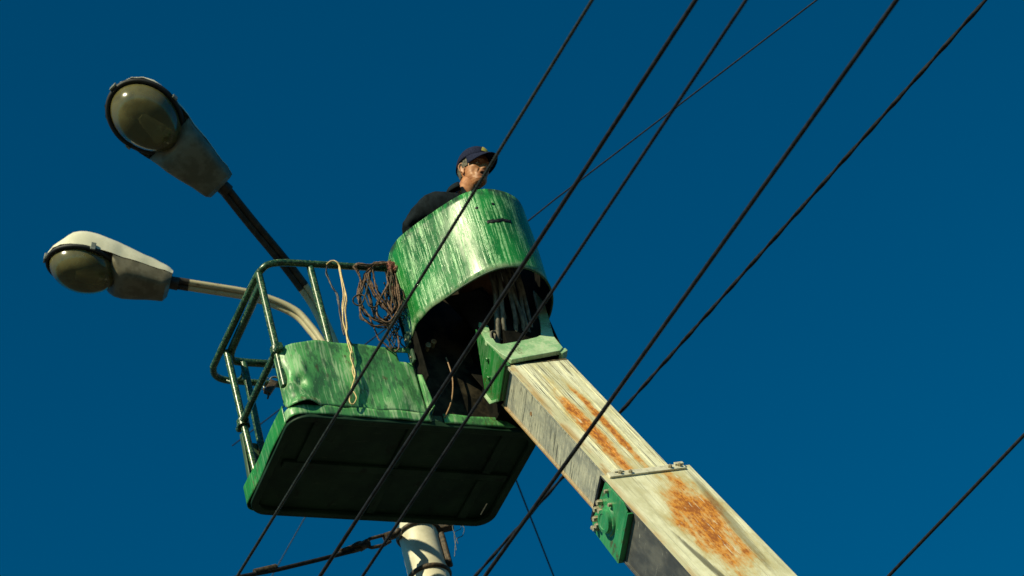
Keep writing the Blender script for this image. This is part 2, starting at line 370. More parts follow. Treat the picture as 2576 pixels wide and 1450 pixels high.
# ------------------------------------------------------------------ ground
gm = mesh('ground', [(-3000, -3000, 0), (3000, -3000, 0), (3000, 3000, 0), (-3000, 3000, 0)], [(0, 1, 2, 3)], M['asphalt'], None, False)
tag(gm, kind='structure')

# ------------------------------------------------------------------ the lift: basket
lift = empty('aerial_lift', ORG, YAW)
tag(lift, 'scuffed green work basket with round shield on a rusty cream telescopic boom', 'aerial lift')
L_, W_ = 1.43, .80
def round_rect(x0, y0, x1, y1, r_, n=7):
    out = []
    for cx, cy, a0 in ((x1 - r_, y0 + r_, -90), (x1 - r_, y1 - r_, 0), (x0 + r_, y1 - r_, 90), (x0 + r_, y0 + r_, 180)):
        for k in range(n + 1):
            a = rad(a0 + 90 * k / n); out.append((cx + r_ * math.cos(a), cy + r_ * math.sin(a)))
    return out
ident = lambda a, b, t: V((a, b, t))
# floor plate with a folded rim
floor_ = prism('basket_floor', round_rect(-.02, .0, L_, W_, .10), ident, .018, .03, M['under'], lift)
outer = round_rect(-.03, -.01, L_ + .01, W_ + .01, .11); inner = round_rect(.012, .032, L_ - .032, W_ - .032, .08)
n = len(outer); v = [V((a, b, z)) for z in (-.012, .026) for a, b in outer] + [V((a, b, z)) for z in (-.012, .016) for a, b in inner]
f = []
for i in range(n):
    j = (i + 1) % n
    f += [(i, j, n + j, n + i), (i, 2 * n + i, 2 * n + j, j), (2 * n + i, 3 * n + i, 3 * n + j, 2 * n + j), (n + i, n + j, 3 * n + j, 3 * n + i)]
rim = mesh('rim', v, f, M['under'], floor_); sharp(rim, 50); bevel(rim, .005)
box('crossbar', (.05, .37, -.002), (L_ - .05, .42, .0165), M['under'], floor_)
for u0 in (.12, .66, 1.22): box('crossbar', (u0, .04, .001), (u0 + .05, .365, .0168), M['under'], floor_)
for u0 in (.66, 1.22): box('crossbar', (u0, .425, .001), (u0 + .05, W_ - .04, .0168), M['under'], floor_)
box('paint_scrape', (1.335, .60, -.0135), (1.342, .70, -.0125), M['lamp'], floor_, 0)

# sheet helper: path in plan, rows in height
def sheet(name, path, zf0, zf1, rows, mat, parent, disp=None, skip=None, thick=.004, per=.02, off=0):
    P = []
    for a, b in zip(path[:-1], path[1:]):
        a, b = V((*a, 0)), V((*b, 0)); k = max(1, int((b - a).length / per))
        P += [a.lerp(b, i / k) for i in range(k)]
    P.append(V((*path[-1], 0)))
    S = [0]
    for i in range(1, len(P)): S.append(S[-1] + (P[i] - P[i - 1]).length)
    v, f = [], []
    for i, p in enumerate(P):
        t = (P[min(i + 1, len(P) - 1)] - P[max(i - 1, 0)]).normalized(); nn = V((t.y, -t.x, 0))
        for r_ in range(rows + 1):
            z = zf0(S[i]) + (zf1(S[i]) - zf0(S[i])) * r_ / rows
            q = p + nn * (disp(S[i], z) if disp else 0); v.append((q.x, q.y, z))
    for i in range(len(P) - 1):
        for r_ in range(rows):
            z = (v[i * (rows + 1) + r_][2] + v[i * (rows + 1) + r_ + 1][2]) / 2
            if skip and skip((S[i] + S[i + 1]) / 2, z): continue
            a = i * (rows + 1) + r_; f.append((a, a + rows + 1, a + rows + 2, a + 1))
    me = bpy.data.meshes.new(name); me.from_pydata(v, [], f); me.update()
    o = link(name, me, mat, parent); solid(o, thick, off); return o, P, S
def arc(cx, cy, r_, a0, a1, n=8): return [(cx + r_ * math.cos(rad(a0 + (a1 - a0) * k / n)), cy + r_ * math.sin(rad(a0 + (a1 - a0) * k / n))) for k in range(n + 1)]
rn = random.Random(3)
def wob(seed, amp, fq):
    r_ = random.Random(seed); ph = [(r_.uniform(0, 6.28), r_.uniform(.6, 1.6) * fq, r_.uniform(.4, 1)) for _ in range(6)]
    return lambda s: amp * sum(a * math.sin(f_ * s + p) for p, f_, a in ph) / 2.5
g = lambda x, m, s: math.exp(-((x - m) / s) ** 2)
# front panel: left cut edge, round corner, dented lower corner, square notch at the right
fp = [(-.014, .075)] + arc(.10 - .014, .10 - .012, .10, 180, 270, 9) + [(.765, -.012)]
lower = wob(5, .006, 40); upper = wob(8, .0012, 14)
def fp_disp(s, z):
    d = .006 * math.sin(9 * s + 8 * z) * .5 + .004 * math.sin(23 * s - 9 * z)
    d += -.040 * g(s, .155, .03) * g(z, .25, .045) + .030 * g(s, .10, .025) * g(z, .20, .045) - .030 * g(s, .055, .022) * g(z, .30, .05) + .014 * g(s, .175, .02) * g(z, .34, .08)
    d += .03 * g(z, .075, .05) * g(s, .13, .10) + .012 * g(s, .42, .12) * g(z, .28, .12) - .010 * g(s, .60, .08) * g(z, .20, .10) + .010 * g(s, .72, .05) * g(z, .18, .06)
    return d
front, fP, fS = sheet('front_panel', fp, lambda s: .076 + lower(s) + .11 * max(0, .06 - s) / .06,
    lambda s: .50 + .05 * min(1, max(0, s - .05) / .25) + upper(s) - .035 * g(s, .0, .05) + .02 * max(0, s - .6), 26, M['panel'], lift, fp_disp,
    lambda s, z: .765 < s < .835 and .445 < z < .515, per=.012)
# toe strips (folded edges of the floor)
st, _, _ = sheet('toe_strip', [(-.030, .075)] + arc(.09 - .03, .09 - .012, .09, 180, 270, 8) + [(.775, -.018)], lambda s: .012, lambda s: .074 + lower(s) * .3, 4, M['panel'], lift, lambda s, z: .004 * math.sin(30 * s))
st, _, _ = sheet('toe_strip', [(.855, -.014), (1.29, -.014)], lambda s: .012 + .01 * max(0, s - .38) / .05, lambda s: .078 - .055 * max(0, s - .36) / .07, 4, M['panel'], lift, lambda s, z: .003 * math.sin(26 * s))
inner_p = round_rect(.0, .004, .76, .3, .085)
sheet('gap_backing', [(.004, .09)] + arc(.092, .092, .086, 180, 270, 7) + [(.765, .006)], lambda s: .03, lambda s: .14, 2, M['painted_shade'], lift)  # added dark backing, stands for shade in the gap above the toe strip
box('toe_strip', (.779, -.006, .028), (.852, .0, .07), M['inner'], lift)
sheet('side_strip', [(.045, W_ + .0)] + arc(.06 - .034, .74, .06, 90, 180, 8) + [(-.034, .079)], lambda s: .010, lambda s: .128 + .004 * math.sin(11 * s) + .02 * g(s, .85, .06), 6, M['side'], lift, lambda s, z: .004 * math.sin(14 * s))
# far and right panels
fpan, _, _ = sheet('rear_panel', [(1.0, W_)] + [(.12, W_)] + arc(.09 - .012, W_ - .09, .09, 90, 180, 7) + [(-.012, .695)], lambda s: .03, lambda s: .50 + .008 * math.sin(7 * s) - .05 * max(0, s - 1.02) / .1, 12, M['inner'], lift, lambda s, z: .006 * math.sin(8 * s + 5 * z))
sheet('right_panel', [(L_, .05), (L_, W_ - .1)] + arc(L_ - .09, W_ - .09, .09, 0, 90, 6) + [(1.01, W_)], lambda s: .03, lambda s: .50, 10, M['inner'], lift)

# tubular rails
TR = .0205
def rail(name, pts, r_=TR, n=8, mat=None, parent=None): return tube(name, spline(pts, n), r_, mat or M['tube'], parent or lift, seg=12)
top = rail('top_rail', [(.80, -.004, 1.186), (.60, -.003, 1.176), (.25, 0, 1.160), (.13, .0, 1.150), (.05, .012, 1.136), (.012, .05, 1.118), (-.004, .12, 1.106), (-.018, .385, 1.10), (-.032, .78, 1.10), (-.028, .85, 1.10), (.0, .905, 1.10), (.06, .935, 1.10), (.16, .94, 1.10), (.434, .938, 1.10), (1.0, .93, 1.10), (1.38, .92, 1.10)])
low = rail('inner_rail', [(.012, .075, 1.045), (.018, .30, 1.060), (.024, .60, 1.085), (.028, .68, 1.09), (.05, .755, 1.105), (.115, .795, 1.12), (.36, .80, 1.128), (.9, .80, 1.13), (1.36, .80, 1.13)], .024)
tube('gusset', spline([(.135, .80, 1.085), (.125, .83, 1.035), (.10, .90, 1.055), (.075, .925, 1.085)], 6), .009, M['tube'], lift, seg=8)
for nm, pts in dict(a=[(.004, .058, .26), (.003, .060, 1.10)], b=[(.305, .012, .30), (.300, .010, 1.145)], c=[(.030, .700, .04), (.012, .690, .6), (.0, .682, 1.085)],
                    d=[(.132, .780, .42), (.136, .785, 1.10)], e=[(.75, .785, .3), (.75, .79, 1.11)], f=[(1.34, .785, .3), (1.34, .79, 1.11)]).items():
    rail('post', pts, .0215)
mid = rail('mid_rail', [(-.004, -.005, .497), (-.004, .063, .505), (-.002, .40, .53), (.008, .717, .555), (.010, .755, .558)], .021)
for p, z in (((.004, .060), .515), ((.012, .692), .545)):
    lathe('clamp_ring', [(.026, -.022), (.036, -.022), (.036, .022), (.026, .022)], M['tube'], mid, 20, Matrix.Translation((p[0], p[1], z)))
    box('clamp_lug', (p[0] - .012, p[1] - .062, z - .014), (p[0] + .012, p[1] - .034, z + .014), M['tube'], mid)
box('post_tab', (.0, .062, .53), (.006, .10, .60), M['inner'], lift, .001)
# clamp with a handle hung on the far top rail
pc = on_v(690, 966, .93)
clamp = box('hanging_clamp', (-.022, -.016, -.11), (.022, .016, .0), M['iron'], lift, .004)
clamp.matrix_local = Matrix.Translation(pc + V((-.01, -.025, -.01))) @ Matrix.Rotation(rad(34), 4, 'Y') @ Matrix.Rotation(rad(-8), 4, 'Z')
tube('clamp_bar', [(-.035, 0, -.092), (.0, 0, -.1), (.02, 0, -.135), (.022, 0, -.15)], .006, M['iron'], clamp, seg=8)
tube('clamp_jaw', spline([(-.02, 0, -.02), (-.03, 0, .02), (-.01, 0, .045), (.03, 0, .04), (.045, 0, .0), (.06, 0, -.03)], 5), .006, M['clip'], clamp, seg=8)
tube('clamp_wire', spline([(-.02, -.012, -.10), (-.045, -.012, -.07), (-.05, -.012, -.03), (-.04, -.012, .0)], 5), .004, M['clip'], clamp, seg=6)

# corner gusset between front panel and the recess, hinge plates above it
gv = [(.772, -.012, .36), (.772, -.012, .07), (.785, -.075, .075), (.778, -.045, .33)]
gus = mesh('gusset_plate', gv, [(0, 1, 2, 3)], M['panel'], lift, False); solid(gus, .005, 0)
gv = [(.778, -.045, .33), (.785, -.075, .075), (.80, .02, .075), (.80, .025, .36)]
gus = mesh('gusset_plate', gv, [(0, 1, 2, 3)], M['panel'], lift, False); solid(gus, .004, 0)
box('shade_plate', (.782, -.10, .27), (.790, .034, .66), M['painted_shade'], lift)  # added plate, painted dark, that shades the recess panel from the sun
for z in (.43, .56):
    hp = box('hinge_plate', (.752, -.055, z), (.767, -.005, z + .085), M['inner'], lift, .004)
    hexbolt('bolt', V((.751, -.03, z + .04)), (-1, 0, 0), .009, .008, M['bolt'], hp)
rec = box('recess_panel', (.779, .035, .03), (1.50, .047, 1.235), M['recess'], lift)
for x, z in ((.90, .60), (.94, .63)): lathe('pipe_stub', [(.013, 0), (.013, .035), (.017, .035), (.017, .05), (.010, .052)], M['bolt'], rec, 12, frame((x, .034, z), (-.2, -1, -.1)))
lead = [on_v(x, y, -.02) for x, y in ((1122, 900), (1128, 915), (1138, 950), (1139, 985), (1134, 1015), (1125, 1038), (1118, 1050))]
tube('loose_lead', spline(lead, 6), .0045, M['brownwire'], lift, seg=8)

# drum shield
plan = [(.792, .03), (.780, -.05), (.778, -.12), (.800, -.205), (.872, -.335), (.952, -.465), (1.030, -.560), (1.105, -.615), (1.195, -.640), (1.295, -.625), (1.395, -.570), (1.480, -.470), (1.530, -.345), (1.545, -.21), (1.535, -.08), (1.505, .03)]
dpath = [(p.x, p.y) for p in spline([V((*p, 0)) for p in plan], 8)]
rag = wob(11, .006, 30)
dent = lambda s, z: .0025 * math.sin(17 * s + 3) * math.sin(11 * z) + .004 * g(s, .25, .08) * g(z, .75, .1) - .004 * g(s, .5, .05) * g(z, .9, .15)
drum, dP, dS = sheet('drum_shield', dpath, lambda s: .635 + (rag(s) + .004) * max(0, 1 - s / .45) * 1.4 - .03 * g(s, .12, .1), lambda s: 1.252 - .03 * max(0, .10 - s) / .1 + .002 * math.sin(19 * s), 16, [M['drum'], M['painted_shade']], lift, dent, None, .005, .014)
drum.modifiers['solid'].material_offset = 1  # inner face of the drum coloured black for the shade in it
# rolled rim along the bottom of the nose
ring = [V((p.x, p.y, .635 + (rag(s) + .004) * max(0, 1 - s / .45) * 1.4 - .03 * g(s, .12, .1))) for p, s in zip(dP, dS) if s > .40]
tube('rim_bead', ring, .006, M['inner'], drum, seg=8)
def on_drum(s, z, out=.004):
    for i in range(len(dS) - 1):
        if dS[i] <= s <= dS[i + 1]:
            t = (dP[i + 1] - dP[i]).normalized(); p = dP[i].lerp(dP[i + 1], (s - dS[i]) / (dS[i + 1] - dS[i])); nn = V((t.y, -t.x, 0)); return V((p.x, p.y, z)) + nn * (dent(s, z) + out), nn
# black tape dash: a thin strip that follows the curve
tv, tf = [], []
for i in range(15):
    s = .765 + .145 * i / 14; dz = .012 * (i / 14) + .003 * math.sin(i * .9)
    a, nn = on_drum(s, .985 + dz - .012 + .004 * math.sin(i * 1.7), .0034); b, _ = on_drum(s, .985 + dz + .014 + .003 * math.sin(i * 2.3), .0034); tv += [a, b]
    if i: tf.append((2 * i - 2, 2 * i, 2 * i + 1, 2 * i - 1))
tp = mesh('tape_strip', tv, tf, M['black'], drum); solid(tp, .0006, 1)
for s, z in ((.83, 1.125), (.735, 1.115)):
    a, nn = on_drum(s, z, .002); lathe('hole_plug', [(.009, 0), (.009, .003), (.005, .004)], M['black'], drum, 14, frame(a, nn))
# foot well behind the boom head for the worker
fw_v, fw_f = [], []
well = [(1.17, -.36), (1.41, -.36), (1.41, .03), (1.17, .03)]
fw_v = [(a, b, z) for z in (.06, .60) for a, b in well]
fw = mesh('foot_well', fw_v, [(3, 2, 1, 0), (0, 1, 5, 4), (1, 2, 6, 5), (2, 3, 7, 6), (3, 0, 4, 7)], M['painted_shade'], lift, False); solid(fw, .004, 0)

# ------------------------------------------------------------------ the boom (boom space: x down the boom, y across the top plate, z out of it)
BA = V((1.105, -.42, .086)); b_ = V((.068, -.3622, -.9296)).normalized(); t_ = -V((-.9858, .1192, -.1186)); t_ = (t_ - b_ * t_.dot(b_)).normalized(); z_ = b_.cross(t_)
BM = Matrix(((b_.x, t_.x, z_.x, BA.x), (b_.y, t_.y, z_.y, BA.y), (b_.z, t_.z, z_.z, BA.z), (0, 0, 0, 1)))
def extrude_s(name, prof, s0, s1, mats, parent, classify=None):
    n = len(prof); v = [(s0, a, b) for a, b in prof] + [(s1, a, b) for a, b in prof]
    f = [tuple(range(n)), tuple(range(2 * n - 1, n - 1, -1))] + [(i, n + i, n + (i + 1) % n, (i + 1) % n) for i in range(n)]
    o = mesh(name, v, f, mats, parent, False)
    if classify:
        for p in o.data.polygons: p.material_index = classify(p)
    return o
top_or_side = lambda p: 0 if abs(p.normal.z) > .5 and p.center.z > -.02 else 1
sec1 = extrude_s('boom_section', [(-.022, 0), (.347, 0), (.347, -.012), (.335, -.012), (.335, -.240), (.347, -.240), (.347, -.252), (-.010, -.252), (-.010, -.240), (.0, -.240), (.0, -.012), (-.022, -.012)], -.03, 1.6, [M['groove'], M['boom1s']], lift, top_or_side)
sec1.matrix_local = BM; bevel(sec1, .002)
for a, b in ((-.020, .186), (.1895, .345)):
    st = extrude_s('wear_strip', [(a, .0), (b, .0), (b - .001, .003), (a + .001, .003)], -.005, 1.6, [M['boom1']], sec1)
for t0 in (.062, .128, .262, .318):
    extrude_s('guide_ridge', [(t0, .0032), (t0 + .005, .0032), (t0 + .004, .006), (t0 + .001, .006)], .02, 1.6, [M['boom1']], sec1)
for s in (.30,): lathe('grease_hole', [(.012, 0), (.012, .002), (.007, .001)], M['brownwire'], sec1, 14, Matrix.Translation((s, -.0005, -.13)) @ Matrix.Rotation(rad(90), 4, 'X'))
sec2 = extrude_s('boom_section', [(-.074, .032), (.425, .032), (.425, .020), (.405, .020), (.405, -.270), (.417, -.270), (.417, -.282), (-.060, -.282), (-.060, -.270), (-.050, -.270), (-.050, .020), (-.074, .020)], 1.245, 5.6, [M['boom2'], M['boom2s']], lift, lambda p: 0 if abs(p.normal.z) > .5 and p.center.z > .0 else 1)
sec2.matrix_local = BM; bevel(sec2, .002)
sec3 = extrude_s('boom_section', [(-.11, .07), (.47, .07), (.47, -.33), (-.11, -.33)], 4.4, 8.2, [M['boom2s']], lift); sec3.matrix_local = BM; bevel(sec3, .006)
# collar: bolted cap strip, green side plate with a round boss
cap = extrude_s('collar_strip', [(-.045, .0325), (.385, .0325), (.383, .044), (-.043, .044)], 1.243, 1.285, [M['cream']], sec2); bevel(cap, .002)
for t0, s0 in ((.02, 1.264), (.075, 1.268), (.30, 1.266), (.355, 1.262)): hexbolt('bolt', V((s0, t0, .0435)), (0, 0, 1), .011, .014, M['bolt'], sec2)
for t0 in (-.005, .335): 
    e = extrude_s('collar_lug', [(t0, .0445), (t0 + .05, .0445), (t0 + .05, .052), (t0, .052)], 1.236, 1.256, [M['cream']], sec2); bevel(e, .002)
plate_poly = [(1.305, .030), (1.238, -.235), (1.262, -.275), (1.535, -.295), (1.555, .0), (1.51, .028)]
plate = prism('collar_plate', plate_poly, lambda a, b, t: V((a, t, b)), -.082, -.072, M['collar'], sec2, .003)
edge = prism('collar_flange', [(1.246, .025), (1.226, .02), (1.195, -.245), (1.215, -.255)], lambda a, b, t: V((a, t, b)), -.070, -.020, M['black'], sec2, .002)
prism('collar_flange', [(1.558, .0), (1.570, .0), (1.552, -.29), (1.538, -.295)], lambda a, b, t: V((a, t, b)), -.084, -.052, M['collar'], sec2, .002)
MB = Matrix.Translation((1.395, -.082, -.14)) @ Matrix.Rotation(rad(90), 4, 'X')
lathe('boss', [(.078, 0), (.072, .010), (.062, .013), (.058, .030), (.040, .033), (.036, .030)], M['collar'], sec2, 36, MB)
for s0, d0 in ((1.305, -.085), (1.285, -.135), (1.292, -.185), (1.305, -.232), (1.33, -.118), (1.325, -.205)): hexbolt('bolt', V((s0, -.083, d0)), (0, -1, 0), .0155, .028, M['bolt'], sec2)
for s0, d0 in ((1.345, .0), (1.40, -.045), (1.27, -.25)): hexbolt('bolt', V((s0, -.083, d0)), (0, -1, 0), .011, .018, M['bolt'], sec2)
# head bracket: U-shaped top plate round the hose window, side plates
HZ = .03
bo = [(-.48, .018), (-.256, -.040), (-.10, -.022), (-.012, .008), (-.030, .11), (-.046, .22), (-.062, .322), (-.092, .352), (-.228, .362), (-.602, .484), (-.80, .545)]
bi = [(-.43, .050), (-.286, .012), (-.222, .006), (-.200, .032), (-.210, .11), (-.226, .20), (-.241, .262), (-.262, .296), (-.30, .318), (-.62, .438), (-.80, .500)]
nb_ = len(bo); bv = [(p[0], p[1], z) for z in (HZ + .004, HZ - .024) for ring_ in (bo, bi) for p in ring_]; bf = []
for i in range(nb_ - 1):
    j = i + 1
    bf += [(i, j, nb_ + j, nb_ + i), (2 * nb_ + i, 3 * nb_ + i, 3 * nb_ + j, 2 * nb_ + j), (i, 2 * nb_ + i, 2 * nb_ + j, j), (nb_ + i, nb_ + j, 3 * nb_ + j, 3 * nb_ + i)]
bf += [(0, nb_, 3 * nb_, 2 * nb_), (nb_ - 1, 3 * nb_ - 1, 4 * nb_ - 1, 2 * nb_ - 1)]
hb = mesh('head_bracket', bv, bf, M['bracket'], lift, False); hb.matrix_local = BM; bevel(hb, .004, 2, 50)
sp = prism('bracket_side', [(-.40, .030), (-.38, .0), (-.185, -.262), (-.085, -.268), (-.012, -.215), (.004, .010), (-.02, .026), (-.25, .026)], lambda a, b, t: V((a, t + 0, b)), -.038, -.030, M['bplate'], hb, .002)
fl = prism('bracket_flange', [(-.180, -.262), (-.085, -.268), (-.012, -.215), (-.022, -.205), (-.088, -.254), (-.178, -.248)], lambda a, b, t: V((a, t, b)), -.056, -.0385, M['bracket'], hb, .002)
fl = prism('bracket_web', [(-.06, -.22), (-.012, -.215), (.004, .010), (-.05, .012)], lambda a, b, t: V((a, t, b)), -.028, -.004, M['bplate'], hb, .002)
prism('bracket_side', [(-.62, .026), (-.09, .026), (-.06, -.26), (-.5, -.26)], lambda a, b, t: V((a, .352 + (-a - .09) * .24 + t, b)), -.008, .0, M['painted_shade'], hb, .002)
prism('bracket_back', [(-.5, -.02), (-.06, -.02), (-.06, .34), (-.5, .40)], lambda a, b, t: V((a, b, t)), -.262, -.254, M['painted_shade'], hb, .002)  # added behind the hose window, black for the shade inside
tongue = prism('bracket_tip', [(-.095, .345), (-.062, .318), (-.045, .330), (-.070, .372), (-.10, .372)], lambda a, b, t: V((a, b, t)), -.02, .0255, M['bracket'], hb, .002)
for s0, d0 in ((-.20, -.055), (-.155, -.145)):
    hexbolt('bolt', V((s0, -.0385, d0)), (0, -1, 0), .012, .014, M['bplate'], hb)
# hoses from the boom up into the drum
hr = random.Random(5)
for i in range(14):
    t0 = .035 + .245 * i / 13; d0 = -.06 - .055 * (i % 3)
    p0 = BM @ V((-.05, t0, d0)); p1 = BM @ V((-.24, t0 + .01, d0 + .01)); k = i / 13
    top_ = V((1.13 + .13 * k + hr.uniform(-.02, .02), -.50 + hr.uniform(-.03, .05), .86))
    m1 = p1.lerp(top_, .35) + V((hr.uniform(-.02, .02), -.02, 0)); m2 = p1.lerp(top_, .7) + V((hr.uniform(-.015, .015), -.02, 0))
    tube('hose', spline([p0, p1, m1, m2, top_], 7), hr.choice((.011, .012, .0135)), M['rubber'], lift, seg=10)
tube('hose', spline([BM @ V(q) for q in ((-.22, .02, -.02), (-.30, .045, .0), (-.42, .10, .02), (-.52, .17, .03), (-.66, .22, .02), (-.85, .27, .0))], 7), .0135, M['rubber'], lift, seg=10)
tube('hose', spline([BM @ V(q) for q in ((-.22, .03, -.01), (-.26, .005, .02), (-.32, .02, .045), (-.34, .06, .03), (-.30, .08, .0))], 7), .007, M['rubber'], lift, seg=8)
# slewing pedestal far below the picture, so that the boom stands on something
ped = BM @ V((8.1, .18, -.13)); pw = to_world(ped)
lathe('pedestal', [(.75, -ORG.z + .02), (.75, -ORG.z + .9), (.5, -ORG.z + 1.0), (.42, -ORG.z + pw.z - .1), (.36, -ORG.z + pw.z + .25), (.1, -ORG.z + pw.z + .3)], M['truck'], lift, 28, Matrix.Translation((ped.x, ped.y, 0)))

# ------------------------------------------------------------------ ropes and wires on the basket
c5 = lambda cx, cy: (849 + .1735 * cx, 629 + .1735 * cy)
coil = empty('rope_coil', to_world((.66, -.03, .72)), YAW); coil['label'] = 'tangled coil of brown rope hung on the rail beside the green shield'; coil['category'] = 'rope'
LO = V((.66, -.03, .72))
S = [[(230, 240), (290, 330), (330, 420), (340, 520), (310, 640), (320, 800), (350, 960), (420, 1040), (520, 1100), (640, 1100), (780, 1070), (900, 900), (880, 600), (830, 330)],
     [(400, 400), (370, 520), (320, 640), (340, 760), (420, 900), (520, 1010), (650, 1050), (760, 1080), (850, 950), (830, 600), (780, 300)],
     [(560, 210), (510, 260), (530, 400), (560, 560), (620, 680), (700, 780), (800, 880), (850, 700), (800, 400), (760, 260)],
     [(500, 250), (420, 320), (390, 450), (420, 560), (460, 680), (500, 850), (560, 1000), (680, 1000), (760, 900), (790, 600), (740, 300)],
     [(740, 500), (690, 580), (620, 700), (580, 800), (570, 930), (620, 1000), (720, 1050), (790, 1000), (900, 800), (880, 500)],
     [(600, 780), (540, 830), (460, 810), (400, 680), (320, 650), (240, 690), (230, 760), (300, 805), (360, 770), (420, 600), (450, 400)],
     [(230, 245), (330, 210), (450, 215), (600, 205), (740, 190), (800, 180), (820, 260)],
     [(230, 240), (300, 230), (450, 240), (560, 205), (700, 215), (790, 200)],
     [(480, 300), (450, 360), (480, 480), (530, 600), (600, 700), (680, 820), (760, 920), (800, 1000)],
     [(470, 300), (440, 400), (470, 520), (520, 640), (590, 730), (650, 800), (740, 900)],
     [(740, 300), (720, 400), (740, 520), (700, 640), (720, 760), (800, 900)],
     [(770, 280), (780, 420), (760, 560), (800, 700), (850, 830)],
     [(830, 350), (850, 500), (870, 650), (900, 800), (930, 860)],
     [(920, 560), (960, 660), (940, 780), (900, 860), (850, 950)],
     [(450, 950), (510, 1080), (560, 1200), (600, 1300), (680, 1360), (760, 1430), (830, 1470), (880, 1440), (890, 1380), (870, 1200)],
     [(800, 0), (840, 80), (860, 160), (862, 250), (820, 330)],
     [(870, 50), (910, 150), (915, 240), (890, 300), (820, 300)]]
rr = random.Random(12)
for rep in range(3):
    for i, st_ in enumerate(S):
        if rep and i in (5, 14, 15, 16): continue
        jit = 0 if rep == 0 else 34; pts = []; off = rr.uniform(-.075, -.03) - .03 * (rep == 0)
        for j, (a, b) in enumerate(st_):
            x, y = c5(a + rr.uniform(-jit, jit), b + rr.uniform(-jit, jit)); o_ = off + rr.uniform(-.012, .012)
            if i == 14: o_ = -.035
            if a > 860: o_ -= .03
            pts.append(on_v(x, y, o_) - LO)
        tube('strand', spline(pts, 9), .0046 if i not in (6, 7) else .0052, M['rope'] if rr.random() < .66 else M['rope2'], coil, seg=9, lobes=3, pitch=.03, depth=.28)
for k in range(26):                                   # dark tangle against the shield
    a = rr.uniform(640, 930); b = rr.uniform(330, 1250); pts = []
    for j in range(6):
        x, y = c5(a, b); pts.append(on_v(x, y, rr.uniform(-.06, -.02)) - LO); a += rr.uniform(-60, 70); b += rr.uniform(20, 110); a = min(max(a, 700 + .12 * max(0, b - 900)), 960 + .1 * max(0, b - 900)); b = min(b, 1420)
    tube('strand', spline(pts, 6), rr.choice((.0028, .0034, .004)), M['rope2'], coil, seg=7)
kv = []
kp = on_v(*c5(790, 255), -.085) - LO
for k in range(6):
    pts = [kp + V((.026 * math.sin(j * 1.3 + k) * rr.uniform(.6, 1), .015 * math.cos(j * 1.7 + 2 * k), .030 * math.cos(j * 1.1 + k * 1.9) * rr.uniform(.6, 1))) for j in range(9)]
    tube('knot', spline(pts, 6), .006, M['redknot'], coil, seg=8)

c2 = lambda cx, cy: (503 + .2386 * cx, 597.5 + .2386 * cy)
c3 = lambda cx, cy: (503 + .325 * cx, 849 + .325 * cy)
yw = empty('wire_bundle', to_world((.42, -.03, .7)), YAW); YO = V((.42, -.03, .7))
tag(yw, 'pale yellow and dark electric wires draped over the rail and down the panel', 'wire')
YS = [([c2(*p) for p in ((1335, 285), (1380, 250), (1440, 262), (1480, 340), (1510, 470), (1530, 600), (1510, 750), (1508, 880), (1540, 1000), (1560, 1120), (1600, 1250))] + [c3(*p) for p in ((1195, 240), (1205, 290), (1185, 360), (1165, 430), (1158, 495), (1185, 518), (1212, 470), (1190, 420))], 'ywire', 0),
      ([c2(*p) for p in ((1345, 275), (1400, 245), (1455, 270), (1470, 350), (1495, 480), (1512, 610), (1500, 740), (1520, 900), (1560, 1030), (1590, 1150), (1620, 1260))] + [c3(*p) for p in ((1180, 250), (1195, 310), (1205, 360), (1180, 420), (1175, 470))], 'ywire', .009),
      ([c2(*p) for p in ((1360, 262), (1420, 248), (1470, 300), (1490, 400), (1520, 520), (1545, 640), (1530, 760), (1545, 920), (1550, 1040), (1600, 1180))] + [c3(*p) for p in ((1165, 150), (1190, 230), (1200, 300), (1170, 400))], 'ywire', -.006),
      ([c2(*p) for p in ((1550, 665), (1535, 780), (1552, 920), (1556, 1030), (1605, 1190))], 'ywire', .008),
      ([c2(*p) for p in ((1345, 280), (1332, 345), (1340, 400), (1375, 490), (1430, 580), (1460, 680), (1480, 800), (1500, 960), (1520, 1030))], 'dwire', .02),
      ([c2(*p) for p in ((1335, 350), (1330, 390), (1372, 470), (1400, 540), (1450, 600), (1468, 700), (1470, 780), (1495, 900), (1545, 1040), (1610, 1140))], 'dwire', .016),
      ([c2(*p) for p in ((1330, 350), (1345, 395), (1385, 500), (1440, 590), (1450, 650), (1475, 760), (1490, 850))], 'ywire', .024)]
for pts, m_, off in YS:
    q = []
    for j, (x, y) in enumerate(pts):
        o_ = -.045 + off * .8 + (.028 if j == 0 and y < 680 else 0)
        q.append(on_v(x, y, o_) - YO)
    tube('wire', spline(q, 8), 0.0036 if m_ == 'ywire' else .0042, M[m_], yw, seg=9)

